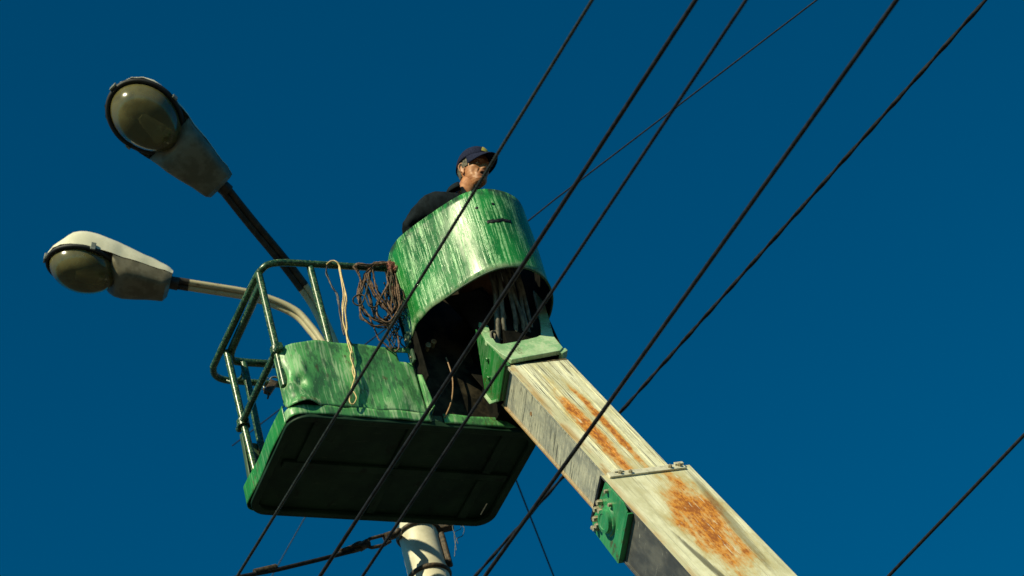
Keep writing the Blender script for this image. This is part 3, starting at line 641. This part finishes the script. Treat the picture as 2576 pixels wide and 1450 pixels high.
# ------------------------------------------------------------------ street lamp
PP = plane_hit(1066, 1400, ORG + DV * 1.3, DV)
pole = empty('street_lamp', (PP.x, PP.y, 0)); PZ = ORG.z + 1.25
tag(pole, 'cream twin-arm street lamp post with two cobra-head lights behind the basket', 'street lamp')
lathe('post', [(.19, 0), (.19, .5), (.165, .55), (.122, PZ - 1.6), (.108, PZ - .05), (.09, PZ), (.03, PZ + .02)], M['pole'], pole, 36)
wp = lambda p: p - V((PP.x, PP.y, 0))
def arm_plane(az):
    a = rad(az); d = V((-math.sin(a), -math.cos(a), 0)); return d, V((d.y, -d.x, 0))
def arm_pts(az, px):
    d, n_ = arm_plane(az); return [wp(plane_hit(x, y, PP, n_)) for x, y in px]
lamp_specs = []
for nm, az, px, tip in (('A', 23, [(845, 880), (822, 828), (790, 762), (745, 697), (700, 640), (630, 556), (556, 463)], (375, 275)), ('B', 63, [(808, 862), (780, 824), (745, 787), (690, 760), (620, 739), (530, 724), (428, 708)], (280, 678))):
    d, n_ = arm_plane(az); P = arm_pts(az, px); z0 = PZ - .25
    start = [V((0, 0, z0)) + d * .02, V((0, 0, z0 + .2)) + d * .06, P[0] - d * .14 - V((0, 0, .40))] if nm == 'A' else [V((0, 0, z0)) + d * .02, V((0, 0, z0 + .2)) + d * .05, P[0] - d * .12 - V((0, 0, .40))]
    P = start + P
    side = V((d.y, -d.x, 0))
    SP = spline(P, 8); ncut = int(len(SP) * (.62 if nm == 'A' else .94))
    for sgn in (-1, 1):
        sh = [p + side * (sgn * .0175) + V((0, 0, -.0 if sgn < 0 else -.016)) for p in SP]
        a_ = tube('lamp_arm', sh[:ncut + 1], .0195, M['arm'], pole, seg=14)
        tube('arm_tip', sh[ncut:], .0215, M['armdark'], a_, seg=14)
    hp = P[-1] + V((0, 0, -.016)); dirn = (P[-1] - P[-3]).normalized()
    lamp_specs.append((nm, az, hp, dirn))
def lamp_head(origin, az, tilt, L, rollx=0):
    root = empty('lamp_head', parent=pole)
    d, _ = arm_plane(az); x = (d * math.cos(tilt) + V((0, 0, math.sin(tilt)))).normalized(); y = V((0, 0, 1)).cross(d).normalized(); z = x.cross(y)
    root.matrix_local = Matrix(((x.x, y.x, z.x, origin.x), (x.y, y.y, z.y, origin.y), (x.z, y.z, z.z, origin.z), (0, 0, 0, 1))) @ Matrix.Rotation(rollx, 4, 'X') @ Matrix.Diagonal((L / .8, 1.10 * L / .8, 1.06 * L / .8, 1))
    return root
def smooth_at(tab, x):
    for (a, va), (b, vb) in zip(tab[:-1], tab[1:]):
        if a <= x <= b:
            t = (x - a) / (b - a); t = t * t * (3 - 2 * t); return va + (vb - va) * t
    return tab[0][1] if x < tab[0][0] else tab[-1][1]
HW = [(0, .082), (.05, .096), (.30, .132), (.45, .160), (.58, .170), (.66, .163), (.72, .140), (.76, .105), (.785, .06), (.80, .006)]
HT = [(0, .055), (.03, .085), (.15, .125), (.40, .185), (.52, .208), (.60, .205), (.66, .175), (.73, .085), (.77, .045), (.80, .020)]
HB = [(0, -.06), (.03, -.105), (.31, -.120), (.36, -.09), (.385, -.03), (.80, -.006)]
xs = [0, .006, .02, .05, .09, .14, .19, .24, .29, .33, .35, .37, .40, .45, .50, .54, .58, .62, .66, .69, .72, .745, .765, .78, .79, .797, .80]
def lamp_mesh():
    NA = 20
    v, f = [], []
    for x in xs:                                           # upper shell
        hw, ht = smooth_at(HW, x), smooth_at(HT, x)
        for k in range(NA + 1):
            a = math.pi * k / NA; ca, sa = math.cos(a), math.sin(a)
            v.append((x, hw * math.copysign(abs(ca) ** .72, ca) * .985, .004 + ht * sa ** .85))
    for i in range(len(xs) - 1):
        for k in range(NA): f.append((i * (NA + 1) + k, i * (NA + 1) + k + 1, (i + 1) * (NA + 1) + k + 1, (i + 1) * (NA + 1) + k))
    f.append(tuple(range(NA, -1, -1))); n_ = (len(xs) - 1) * (NA + 1); f.append(tuple(n_ + k for k in range(NA + 1)))
    n0 = len(v)
    shell = (v, f)
    v2, f2 = [], []
    xl = [0.004, .012, .03, .06, .12, .2, .28, .33, .35, .37, .39]
    for x in xl:                                           # lower gear cover
        hw, hb_ = smooth_at(HW, x) * .965, smooth_at(HB, x)
        for k in range(NA + 1):
            a = math.pi * k / NA; ca, sa = math.cos(a), math.sin(a)
            v2.append((x, hw * math.copysign(abs(ca) ** .45, ca), .001 + hb_ * sa ** .5))
    for i in range(len(xl) - 1):
        for k in range(NA): f2.append((i * (NA + 1) + k, i * (NA + 1) + k + 1, (i + 1) * (NA + 1) + k + 1, (i + 1) * (NA + 1) + k))
    f2.append(tuple(range(NA, -1, -1))); n_ = (len(xl) - 1) * (NA + 1); f2.append(tuple(n_ + k for k in range(NA + 1)))
    # glass bowl
    v3, f3 = [], []; NR = 12; NS = 44
    for i in range(NR + 1):
        ph = math.pi / 2 * i / NR; rr_, zz = math.cos(ph) ** .58, math.sin(ph) ** 1.1
        for k in range(NS):
            a = 2 * math.pi * k / NS; cx = .565; rx = .205 if math.cos(a) > 0 else .225
            wv = 1 - .10 * max(0, -math.cos(a))
            v3.append((cx + rx * rr_ * math.cos(a) - .01 * zz, .150 * rr_ * math.sin(a) * wv, -.016 - (.128 + .02 * (-rr_ * math.cos(a) if math.cos(a) < 0 else -.6 * rr_ * math.cos(a))) * zz))
    for i in range(NR):
        for k in range(NS): f3.append((i * NS + k, i * NS + (k + 1) % NS, (i + 1) * NS + (k + 1) % NS, (i + 1) * NS + k))
    f3.append(tuple(range(NS)))
    # gasket ring
    P = []
    for k in range(60):
        a = 2 * math.pi * k / 60; rx = .219 if math.cos(a) > 0 else .236; wv = 1 - .08 * max(0, -math.cos(a)); P.append(V((.567 + rx * math.cos(a), .163 * math.sin(a) * wv, -.006)))
    v4, f4 = tube_data(P, .0135, 8, True)
    return shell, (v2, f2), (v3, f3), (v4, f4)
LM = lamp_mesh()
for (nm, az, hp, dirn), L, tilt, roll_, turn in zip(lamp_specs, (.88, .79), (rad(28), rad(15)), (rad(17), rad(-2)), (9, 0)):
    root = lamp_head(hp, az + turn, tilt, L, roll_)
    for (pn, m_), (v_, f_) in zip((('housing', 'lamp'), ('gear_cover', 'lampu'), ('glass_bowl', 'glass'), ('gasket', 'gasket')), LM):
        o = mesh(pn, v_, f_, M[m_], root); sharp(o, 50)
    lathe('reflector', [(.13, -.006), (.135, -.010), (.06, -.004)], M['lamp'], root, 24, Matrix.Translation((.55, 0, 0)) @ Matrix.Diagonal((1.3, 1, 1, 1)))
    tube('bulb', [V((.36, 0, -.05)), V((.40, 0, -.05)), V((.43, 0, -.05)), V((.48, 0, -.052)), V((.55, 0, -.054)), V((.59, 0, -.054))], lambda t: .02 + .02 * math.sin(math.pi * min(1, t)), M['eye'], root, seg=14)
    lathe('lamp_socket', [(.036, -.03), (.036, .045), (.024, .05)], M['gasket'], root, 16, frame((.375, 0, -.058), (1, 0, -.1)))
    for sy, x0 in ((1, .52), (-1, .52)):
        c_ = box('clip', (-.016, -.006, -.022), (.016, .006, .034), M['clip'], root); c_.location = (x0, sy * .171, 0)
    c_ = box('clip', (-.006, -.02, -.02), (.006, .02, .03), M['clip'], root); c_.location = (.803, 0, 0)
    lathe('screw', [(.012, 0), (.012, .004), (.006, .005)], M['gasket'], root, 12, frame((.045, .05, -.084), (0, 0, -1)))
    lathe('screw', [(.012, 0), (.012, .004), (.006, .005)], M['gasket'], root, 12, frame((.045, -.05, -.084), (0, 0, -1)))
    lathe('sleeve', [(.036, -.05), (.036, .02), (.030, .02)], M['armdark'], root, 18, Matrix.Rotation(rad(90), 4, 'Y'))
root = None
# clamp band, bracket and stay on the post
ZC = to_world(on_v(1050, 1345, 1.3)).z
tube('clamp_band', [V((.121 * math.cos(2 * math.pi * k / 40), .121 * math.sin(2 * math.pi * k / 40), ZC + .008 * math.cos(2 * math.pi * k / 40))) for k in range(40)], .014, M['iron'], pole, seg=8, closed=True)
tube('clamp_band', [V((.119 * math.cos(2 * math.pi * k / 40), .119 * math.sin(2 * math.pi * k / 40), ZC - .32)) for k in range(40)], .016, M['iron'], pole, seg=8, closed=True)
ear = box('clamp_ear', (-.05, -.03, -.035), (.05, .03, .04), M['iron'], pole, .008)
ear.matrix_local = Matrix.Translation(V((.165, .02, ZC + .02))) @ Matrix.Rotation(rad(10), 4, 'Z')
box('conduit', (.118, -.03, ZC - .28), (.152, .03, ZC - .05), M['iron'], pole, .01)
for k in range(3):
    e0 = V((.18, -.01, ZC)); tube('loose_wire', spline([e0, e0 + V((.05 + .02 * k, 0, .03 - .04 * k)), e0 + V((.075, -.01, -.02 - .05 * k)), e0 + V((.03, 0, -.03 - .05 * k)), e0 + V((.035 - .02 * k, 0, -.16 - .04 * k))], 6), .0022, M['greywire'], pole, seg=6)
stay = empty('stay_cable', (PP.x, PP.y, ZC)); tag(stay, 'thick black stay cable with turnbuckle running left from the lamp post clamp', 'cable')
SO = V((PP.x, PP.y, ZC)); off_s = 1.12
sp_ = lambda x, y: plane_hit(x, y, ORG + DV * off_s, DV) - SO
e = V((sp_(985, 1345)))
tube('cable', [sp_(-300, 1600), sp_(300, 1508), sp_(612, 1450), sp_(700, 1433), sp_(800, 1409), sp_(890, 1386)], .013, M['black'], stay, seg=10)
tube('grip', [sp_(640, 1440), sp_(695, 1427)], .019, M['iron'], stay, seg=8)
tube('grip', [sp_(855, 1388), sp_(885, 1377), sp_(915, 1372)], .014, M['iron'], stay, seg=8)
tube('shackle', spline([sp_(885, 1388), sp_(905, 1382), sp_(918, 1372), sp_(905, 1366), sp_(888, 1374)], 4), .012, M['iron'], stay, seg=8)
tube('turnbuckle', [sp_(918, 1366), sp_(930, 1356), sp_(960, 1348), sp_(976, 1346)], .011, M['iron'], stay, seg=8)
tube('turnbuckle', [sp_(918, 1372), sp_(935, 1378), sp_(965, 1372), sp_(982, 1362)], .011, M['iron'], stay, seg=8)
for a, b in (((905, 1378), (925, 1366)), ((968, 1352), (990, 1346))): tube('turnbuckle_end', [sp_(*a), sp_(*b)], .026, M['iron'], stay, seg=8)
tube('hook', spline([sp_(985, 1350), sp_(995, 1345), sp_(1003, 1335), V((-.115, -.03, .0))], 5), .018, M['iron'], stay, seg=8)

# ------------------------------------------------------------------ overhead cables
DC = V((-6390, 7752, -729)).normalized()
def cable(p1, p2, r, rad_, mat, name, label, cat='cable', group='overhead cables', lobes=0, pitch=.045, depth=.3, ext=(14, 22), wave=None, dvec=None, group_on=True):
    a, b = ray(*p1), ray(*p2); N = a.cross(b).normalized(); D = dvec or DC; D = (D - N * D.dot(N)).normalized()
    mid_ = CAM + (a + b).normalized() * r
    def hit(dd):                                             # parameter where the sight line meets the cable
        q = D.cross(dd); w0 = mid_ - CAM; return -(w0.cross(dd)).dot(q) / q.dot(q)
    t1, t2 = hit(a), hit(b); lo_, hi_ = min(t1, t2) - .25, max(t1, t2) + .25
    sag = lambda t: V((0, 0, .00035 * (t - (t1 + t2) / 2) ** 2))
    vs_, fs = [], []
    step = pitch / 9 if lobes else .25
    nn = int((hi_ - lo_) / step); P = [mid_ + D * (lo_ + (hi_ - lo_) * i / nn) + (wave(i / nn) if wave else V((0, 0, 0))) for i in range(nn + 1)]
    tube_data(P, rad_, 9 if lobes else 8, False, lobes, pitch, depth, vs_, fs)
    tube_data([mid_ + D * (lo_ - ext[0] * (1 - i / 10) ** 1.0) for i in range(11)], rad_ * .9, 8, vs_=vs_, fs=fs)
    tube_data([mid_ + D * (hi_ + ext[1] * i / 10) for i in range(11)], rad_ * .9, 8, vs_=vs_, fs=fs)
    c0 = mid_.copy()
    o = mesh(name, [V(q) - c0 for q in vs_], fs, mat); o.location = c0; sharp(o, 70)
    return tag(o, label, cat, group if group_on else None)
cable((1490, 0), (597, 1450), 10.4, .0075, M['strand'], 'overhead_cable', 'twisted wire rope crossing in front of the worker\'s face', lobes=3)
cable((1750, 0), (805, 1450), 10.6, .0103, M['black'], 'overhead_cable', 'thick smooth black cable just right of the worker, crossing the shield\'s right side')
cable((1877, 0), (912, 1450), 10.1, .0075, M['black'], 'overhead_cable', 'twisted dark cable passing over the boom head bracket', lobes=3)
cable((2256, 0), (1220, 1450), 10.2, .0097, M['black'], 'overhead_cable', 'thick black cable crossing in front of the middle of the boom')
cable((2480, 0), (1195, 1450), 14.6, .0115, M['black'], 'overhead_cable', 'twisted pair cable passing behind the boom, rightmost at the top edge', lobes=2, pitch=.46, depth=.6)
cable((2576, 1095), (2235, 1450), 11.5, .0085, M['black'], 'overhead_cable', 'single black cable alone in the lower right corner of the sky')
cable((2055, 0), (1330, 553), 15.2, .0052, M['black'], 'overhead_cable', 'thin slightly kinked wire ending behind the right edge of the shield', ext=(10, 3), wave=lambda t: V((0, 0, .02 * math.exp(-((t - .88) / .03) ** 2) - .02 * math.exp(-((t - .94) / .03) ** 2))))
cable((1297, 1205), (1393, 1450), 17, .0058, M['black'], 'overhead_cable', 'thin dark wire descending from below the right floor corner of the basket', dvec=V((.2, 1, -.25)).normalized(), ext=(.3, 20))
cable((770, 1297), (695, 1430), 18, .0042, M['greywire'], 'overhead_cable', 'faint grey wire below the left part of the basket floor', dvec=V((-.3, 1, -.15)).normalized(), ext=(.3, 1.2))

# ------------------------------------------------------------------ the worker
HEAD = plane_hit(1194, 429, ORG + DV * -.45, DV)           # centre of the skull at eye level
FACE = rad(52)                                             # face turned right of "towards the camera"
fwd = V((math.sin(FACE), -math.cos(FACE), 0))
ZFOOT = ORG.z + .064
feet = to_world((1.29, -.17, 0))
tf = -DV; tl = DU.copy()  # torso forward and his left
person = empty('person', (feet.x, feet.y, ZFOOT)); tag(person, 'worker in navy cap and dark jacket looking right over the green shield', 'person')
PO = V((feet.x, feet.y, ZFOOT))
H0 = HEAD - PO                                             # head centre in person space
def tor(f_, l_, z_): return V((tf.x * f_ + tl.x * l_, tf.y * f_ + tl.y * l_, z_))
# --- head surface: stacked rounded sections with features pushed in and out
def interp(tab, z):
    for (a, va), (b, vb) in zip(tab[:-1], tab[1:]):
        if a <= z <= b:
            t = (z - a) / (b - a); return va + (vb - va) * (t * t * (3 - 2 * t) * .5 + t * .5)
    return tab[0][1] if z < tab[0][0] else tab[-1][1]
FX = [(-.135, .018), (-.128, .055), (-.118, .078), (-.105, .085), (-.09, .079), (-.07, .084), (-.05, .084), (-.035, .081), (0, .078), (.025, .088), (.05, .088), (.08, .074), (.105, .045), (.122, .0)]
BX = [(-.135, -.02), (-.128, -.03), (-.118, -.038), (-.105, -.048), (-.09, -.058), (-.07, -.072), (-.05, -.084), (-.035, -.092), (0, -.104), (.025, -.108), (.05, -.105), (.08, -.088), (.105, -.055), (.122, -.004)]
WY = [(-.135, .012), (-.128, .028), (-.118, .037), (-.105, .045), (-.09, .053), (-.07, .061), (-.05, .066), (-.035, .069), (0, .073), (.025, .076), (.05, .074), (.08, .062), (.105, .04), (.122, .003)]
def head_point(a, z):
    fx, bx, wy = interp(FX, z), interp(BX, z), interp(WY, z); cx = (fx + bx) / 2 + .01; ca, sa = math.cos(a), math.sin(a)
    ax = fx - cx if ca > 0 else cx - bx
    x = cx + ax * math.copysign(abs(ca) ** .88, ca); y = wy * math.copysign(abs(sa) ** .88, sa)
    front_ = max(0, ca)
    nose = .030 * g(y, 0, .0125) * (g(z, -.030, .016) if z < -.030 else g(z, -.030, .034)) + .010 * g(y, 0, .011) * g(z, .005, .02)
    nose += .011 * (g(y, .016, .008) + g(y, -.016, .008)) * g(z, -.036, .010)
    x += front_ * nose
    x -= front_ * .016 * (g(y, .034, .017) + g(y, -.034, .017)) * g(z, .0, .014)       # eye sockets
    x += front_ * .007 * (g(y, .033, .02) + g(y, -.033, .02)) * g(z, .022, .009)       # brow ridge
    ck = .006 * g(z, -.022, .016) * (g(a, .85, .28) + g(a, -.85, .28)); x += ck * ca; y += math.copysign(ck, sa) * abs(sa)
    hol = .008 * g(z, -.062, .022) * (g(a, .95, .25) + g(a, -.95, .25)); x -= hol * ca; y -= math.copysign(hol, sa) * abs(sa)
    x -= front_ * .007 * (g(y, .028 + .35 * (-.045 - z), .006) + g(y, -.028 - .35 * (-.045 - z), .006)) * g(z, -.055, .022)   # smile folds
    x += front_ * .006 * g(y, 0, .024) * (g(z, -.058, .007) + 1.1 * g(z, -.083, .007))   # lips
    x -= front_ * .016 * g(y, 0, .020) * g(z, -.070, .0075)                               # open mouth
    return V((x, y, z))
NZ, NAH = 84, 96
hv, hf, hm = [], [], []
zs = [-.135 + .257 * (i / NZ) for i in range(NZ + 1)]
for z in zs:
    for k in range(NAH): hv.append(head_point(2 * math.pi * k / NAH - math.pi, z))
for i in range(NZ):
    for k in range(NAH):
        hf.append((i * NAH + k, i * NAH + (k + 1) % NAH, (i + 1) * NAH + (k + 1) % NAH, (i + 1) * NAH + k))
        c_ = sum((hv[j] for j in hf[-1]), V()) / 4; mi = 0
        if c_.x > .05 and abs(c_.y) < .022 - 40 * (c_.z + .070) ** 2 and abs(c_.z + .070) < .0085: mi = 1
        elif c_.x > .05 and abs(c_.y) < .025 and .0085 <= abs(c_.z + .070) < .017: mi = 2
        hm.append(mi)
hf.append(tuple(range(NAH - 1, -1, -1))); hm.append(0); hf.append(tuple(NZ * NAH + k for k in range(NAH))); hm.append(0)
# ears (a cupped rim and a lobe), eyeballs
def blob(c, rx, ry, rz, n1=10, n2=14, M_=None):
    b0 = len(hv)
    for i in range(n1 + 1):
        th = math.pi * i / n1
        for k in range(n2):
            ph = 2 * math.pi * k / n2; p = V((rx * math.sin(th) * math.cos(ph), ry * math.sin(th) * math.sin(ph), rz * math.cos(th))); hv.append(V(c) + (M_ @ p if M_ else p))
    for i in range(n1):
        for k in range(n2): hf.append((b0 + i * n2 + k, b0 + (i + 1) * n2 + k, b0 + (i + 1) * n2 + (k + 1) % n2, b0 + i * n2 + (k + 1) % n2)); hm.append(0)
    return b0
for sy in (-1, 1):
    ME = Matrix.Rotation(rad(-12), 3, 'Y') @ Matrix.Rotation(rad(28 * -sy), 3, 'Z')
    blob((-.022, sy * .073, -.012), .019, .0055, .031, 10, 14, ME)
    P = []
    for k in range(15):
        a = rad(-70 + 300 * k / 14); P.append(V((-.022, sy * .078, -.010)) + ME @ V((-.019 * math.cos(a) * (1 if math.sin(a) > 0 else .85), sy * .004, .033 * math.sin(a) + .002)))
    n0f = len(hf); tube_data(spline(P, 3), lambda t: .0042 * (1 - .5 * abs(2 * t - 1) ** 3), 8, vs_=hv, fs=hf); hm += [0] * (len(hf) - n0f)
    blob((-.017, sy * .073, -.040), .010, .0055, .011, 8, 10)
    n0f = len(hf); blob((.062, sy * .032, .000), .0125, .0125, .0125, 10, 14); hm[n0f:] = [3] * (len(hm) - n0f)
    n0f = len(hf); blob((.0715, sy * .0325, .0005), .004, .0058, .0058, 8, 12); hm[n0f:] = [4] * (len(hm) - n0f)
    # heavy lids, squinting
    for dz, rz_ in ((.0085, .0075), (-.0085, .006)):
        blob((.0665, sy * .033, dz), .0095, .0165, rz_, 8, 12)
# neck and body under the clothes: joined to the same mesh
PITCH = rad(15)
HR = Matrix(((fwd.x, -fwd.y, 0), (fwd.y, fwd.x, 0), (0, 0, 1))) @ Matrix.Rotation(PITCH, 3, 'Y') @ Matrix.Rotation(rad(-4), 3, 'X')
hv = [H0 + HR @ p for p in hv]
zN = H0.z
hxy = V((H0.x, H0.y, 0))
neckb = hxy + tor(-.075, -.085, zN - .18); neckt = H0 + HR @ V((-.025, 0, -.06))
n0f = len(hf); tube_data(spline([neckb - V((0, 0, .05)), neckb, neckb.lerp(neckt, .5), neckt, neckt + V((0, 0, .03))], 6), lambda t: .064 - .008 * t, 20, vs_=hv, fs=hf); hm += [0] * (len(hf) - n0f)
SHZ = zN - .215
cl_ = to_world((1.135, -.335, 0)) - PO; ch = V((cl_.x, cl_.y, 0))
def skinmesh(name, pts, edges, mat, root=0, sub=2, parent=None):
    me = bpy.data.meshes.new(name); me.from_pydata([p for p, r_ in pts], edges, []); o = bpy.data.objects.new(name, me); col.objects.link(o)
    sk = o.modifiers.new('skin', 'SKIN'); sk.use_smooth_shade = True
    for sv, (p, r_) in zip(me.skin_vertices[0].data, pts): sv.radius = (r_ if isinstance(r_, tuple) else (r_, r_)); sv.use_root = False
    me.skin_vertices[0].data[root].use_root = True
    ss = o.modifiers.new('sub', 'SUBSURF'); ss.levels = sub; ss.render_levels = sub
    bpy.context.view_layer.update(); dg = bpy.context.evaluated_depsgraph_get(); ev = o.evaluated_get(dg); m2 = bpy.data.meshes.new_from_object(ev)
    bpy.data.objects.remove(o); m2.name = name
    if mat is None: return m2
    q = link(name, m2, mat, parent); return q
hip = tor(-.03, -.06, .90); waist = ch.lerp(hip, .45); waist.z = 1.10; chest = ch.copy(); chest.z = SHZ - .13; nb = neckb - V((0, 0, .02))
rs = ch + tor(-.0, -.178, SHZ - .012); ls = ch + tor(0, .17, SHZ - .06)
re = ch + tor(-.17, -.262, SHZ - .085); le = ch + tor(-.06, .235, SHZ - .31)
rw = ch + tor(-.03, -.165, SHZ - .22); lw = ch + tor(.08, .12, SHZ - .42)
body_pts = [(hip, (.12, .09)), (waist, (.11, .08)), (chest, (.10, .08)), (nb, .05), (rs, .04), (ls, .04), (re, .035), (le, .035), (rw, .026), (lw, .026)]
body_edges = [(0, 1), (1, 2), (2, 3), (2, 4), (2, 5), (4, 6), (5, 7), (6, 8), (7, 9)]
legs = []
for s_, (hp_, kn, an, toe) in ((-1, (tor(-.06, -.085, .82), tor(.0, -.075, .46), tor(-.03, -.07, .09), tor(.12, -.08, .045))), (1, (tor(-.06, .085, .82), tor(.0, .075, .46), tor(-.03, .07, .09), tor(.12, .08, .045)))):
    b0 = len(body_pts); body_pts += [(hp_, .085), (kn, .06), (an, .042), (toe, .035)]; body_edges += [(0, b0), (b0, b0 + 1), (b0 + 1, b0 + 2), (b0 + 2, b0 + 3)]
for s_, wpt in ((-1, rw), (1, lw)):                       # hands with five fingers
    b0 = len(body_pts); wi = 8 if s_ < 0 else 9
    palm = wpt + tor(.02, .0, -.075); body_pts.append((palm, (.026, .018))); body_edges.append((wi, b0))
    for fi, (ly, ln) in enumerate(((-.030, .062), (-.010, .075), (.011, .080), (.031, .072))):
        q0 = len(body_pts); body_pts += [(palm + tor(.008, ly, -.035), .0095), (palm + tor(.016, ly, -.035 - ln * .5), .009), (palm + tor(.0, ly, -.035 - ln * .85), .008)]
        body_edges += [(b0, q0), (q0, q0 + 1), (q0 + 1, q0 + 2)]
    q0 = len(body_pts); body_pts += [(palm + tor(.01, -s_ * .04, .01), .011), (palm + tor(.022, -s_ * .058, -.03), .0095)]; body_edges += [(b0, q0), (q0, q0 + 1)]
bm2 = skinmesh('body_core', body_pts, body_edges, None)
n0 = len(hv); hv += [v_.co.copy() for v_ in bm2.vertices]
for p in bm2.polygons: hf.append(tuple(n0 + i for i in p.vertices)); hm.append(0)
bod = mesh('body', hv, hf, [M['skin'], M['mouth'], M['lip'], M['eye'], M['iris']], person)
for p, mi in zip(bod.data.polygons, hm): p.material_index = mi
# jacket
J = [(hip + V((0, 0, .02)), (.185, .145)), (waist, (.18, .14)), (chest + tor(-.02, 0, 0), (.195, .15)), (nb + tor(-.012, 0, .0), (.090, .088)), (rs, .092), (ls, .092),
     (rs.lerp(re, .45) + tor(-.01, -.004, 0), .082), (re, .070), (re.lerp(rw, .55), .058), (rw, .047), (ls.lerp(le, .5), .076), (le, .068), (le.lerp(lw, .55), .056), (lw, .046)]
jk = skinmesh('jacket', J, [(0, 1), (1, 2), (2, 3), (2, 4), (2, 5), (4, 6), (6, 7), (7, 8), (8, 9), (5, 10), (10, 11), (11, 12), (12, 13)], M['jacket'], 0, 3, person)
tx = bpy.data.textures.new('folds', 'CLOUDS'); tx.noise_scale = .07; dm = jk.modifiers.new('folds', 'DISPLACE'); dm.texture = tx; dm.strength = .022; dm.mid_level = .5
# collar: a folded band that stands round the neck, with a lifted point at the right shoulder
cv, cf = [], []
NC = 30
for i in range(NC + 1):
    a = rad(-150 + 300 * i / NC)                           # 0 = back of the neck
    o_ = neckb + tor(-.070 * math.cos(a), .072 * math.sin(a), -.012)
    for j, (out, dz) in enumerate(((.0, .015), (.004, .058), (.016, .060), (.034, .025), (.044 + .02 * g(a, -1.2, .4), .0 + .028 * g(a, -1.2, .35)))):
        p = o_ + tor(-out * math.cos(a), out * math.sin(a), dz + .015); cv.append(p)
for i in range(NC):
    for j in range(4): cf.append((i * 5 + j, (i + 1) * 5 + j, (i + 1) * 5 + j + 1, i * 5 + j + 1))
cl = mesh('collar', cv, cf, M['jacket'], jk); solid(cl, .006, 0)
# trousers and boots
T = [(hip, (.16, .12))]; TE = []
for s_ in (-1, 1):
    b0 = len(T); T += [(tor(-.06, s_ * .085, .80), .10), (tor(.0, s_ * .075, .46), .078), (tor(-.03, s_ * .07, .12), .066)]; TE += [(0, b0), (b0, b0 + 1), (b0 + 1, b0 + 2)]
skinmesh('trousers', T, TE, M['trousers'], 0, 2, person)
for s_ in (-1, 1): skinmesh('boot', [(tor(-.06, s_ * .07, .052), .048), (tor(.02, s_ * .075, .05), .05), (tor(.12, s_ * .08, .042), (.045, .038)), (tor(-.035, s_ * .07, .17), .058)], [(0, 1), (1, 2), (0, 3)], M['boot'], 0, 2, person)
# hair: short cropped shell under the cap
hv2, hf2 = [], []
hz = [z for z in zs if z > -.085]
for z in hz:
    for k in range(NAH):
        a = 2 * math.pi * k / NAH - math.pi; p = head_point(a, z); c_ = V((-.01, 0, z)); d = (p - c_).normalized(); hv2.append(H0 + HR @ (p + d * (.006 + .0025 * math.sin(40 * a + 90 * z))))
for i in range(len(hz) - 1):
    for k in range(NAH):
        a = abs(2 * math.pi * (k + .5) / NAH - math.pi); z = hz[i]
        lim = 1.16 if z > .022 else (1.34 if z > -.012 else (2.05 if z > -.055 else 2.5))   # sideburn, behind ear, nape
        if a > lim: hf2.append((i * NAH + k, i * NAH + (k + 1) % NAH, (i + 1) * NAH + (k + 1) % NAH, (i + 1) * NAH + k))
hr_ = mesh('hair', hv2, hf2, M['hair'], person)
# cap: crown, bill, button, emblem
cvv, cff = [], []; NK = 60; NRW = 16
def cap_rim(a): return .040 + .016 * math.cos(a) - .012 * max(0, -math.cos(a))
for i in range(NRW + 1):
    t = i / NRW
    for k in range(NK):
        a = 2 * math.pi * k / NK; zr = cap_rim(a); ph = t * math.pi / 2
        rx = .104 if math.cos(a) > 0 else .117; ry = .088
        rr_ = math.cos(ph) ** .72; z = zr + (.140 - zr) * math.sin(ph) ** .95
        cvv.append(H0 + HR @ V((-.008 + rx * rr_ * math.cos(a) + .012 * t * (1 - t) * 2 * max(0, math.cos(a)), ry * rr_ * math.sin(a), z)))
for i in range(NRW):
    for k in range(NK): cff.append((i * NK + k, i * NK + (k + 1) % NK, (i + 1) * NK + (k + 1) % NK, (i + 1) * NK + k))
cp = mesh('cap', cvv, cff, M['navy'], person); solid(cp, .003, 1)
bv_, bf_ = [], []
NB = 26; NL = 8
for i in range(NB + 1):
    a = rad(-74 + 148 * i / NB)
    for j in range(NL + 1):
        t = j / NL; rx, ry = .104, .088
        ext = .080 * (math.cos(a * 1.2) ** .55 if math.cos(a * 1.2) > 0 else 0)
        x = -.008 + rx * math.cos(a) + ext * t; y = ry * math.sin(a) * (1 - .04 * t)
        z = cap_rim(a) + .002 - .008 * t - .024 * t * t - .9 * (abs(y) ** 2) * 4.0 * t * .9
        bv_.append(H0 + HR @ V((x, y, z)))
for i in range(NB):
    for j in range(NL): bf_.append((i * (NL + 1) + j, (i + 1) * (NL + 1) + j, (i + 1) * (NL + 1) + j + 1, i * (NL + 1) + j + 1))
bl = mesh('bill', bv_, bf_, M['navy'], cp); solid(bl, .004, 0)
lathe('button', [(.008, 0), (.007, .004), (.003, .006)], M['navy'], cp, 12, Matrix.Translation(H0) @ HR.to_4x4() @ Matrix.Translation((-.008, 0, .141)))
ev_, ef_ = [], []
for i in range(9):
    for j in range(7):
        a = rad(-20 + 40 * i / 8); t = .14 + .44 * j / 6; zr = cap_rim(a); ph = t * math.pi / 2; rr_ = math.cos(ph) ** .72
        w_ = 1 - .75 * (j / 6) ** 1.5; a *= w_
        ev_.append(H0 + HR @ V((-.008 + (.104 + .0045) * rr_ * math.cos(a) + .012 * t * (1 - t) * 2, (.0925) * rr_ * math.sin(a), zr + (.1445 - zr) * math.sin(ph) ** .95)))
for i in range(8):
    for j in range(6): ef_.append((i * 7 + j, (i + 1) * 7 + j, (i + 1) * 7 + j + 1, i * 7 + j + 1))
mesh('emblem', ev_, ef_, M['emblem'], cp)
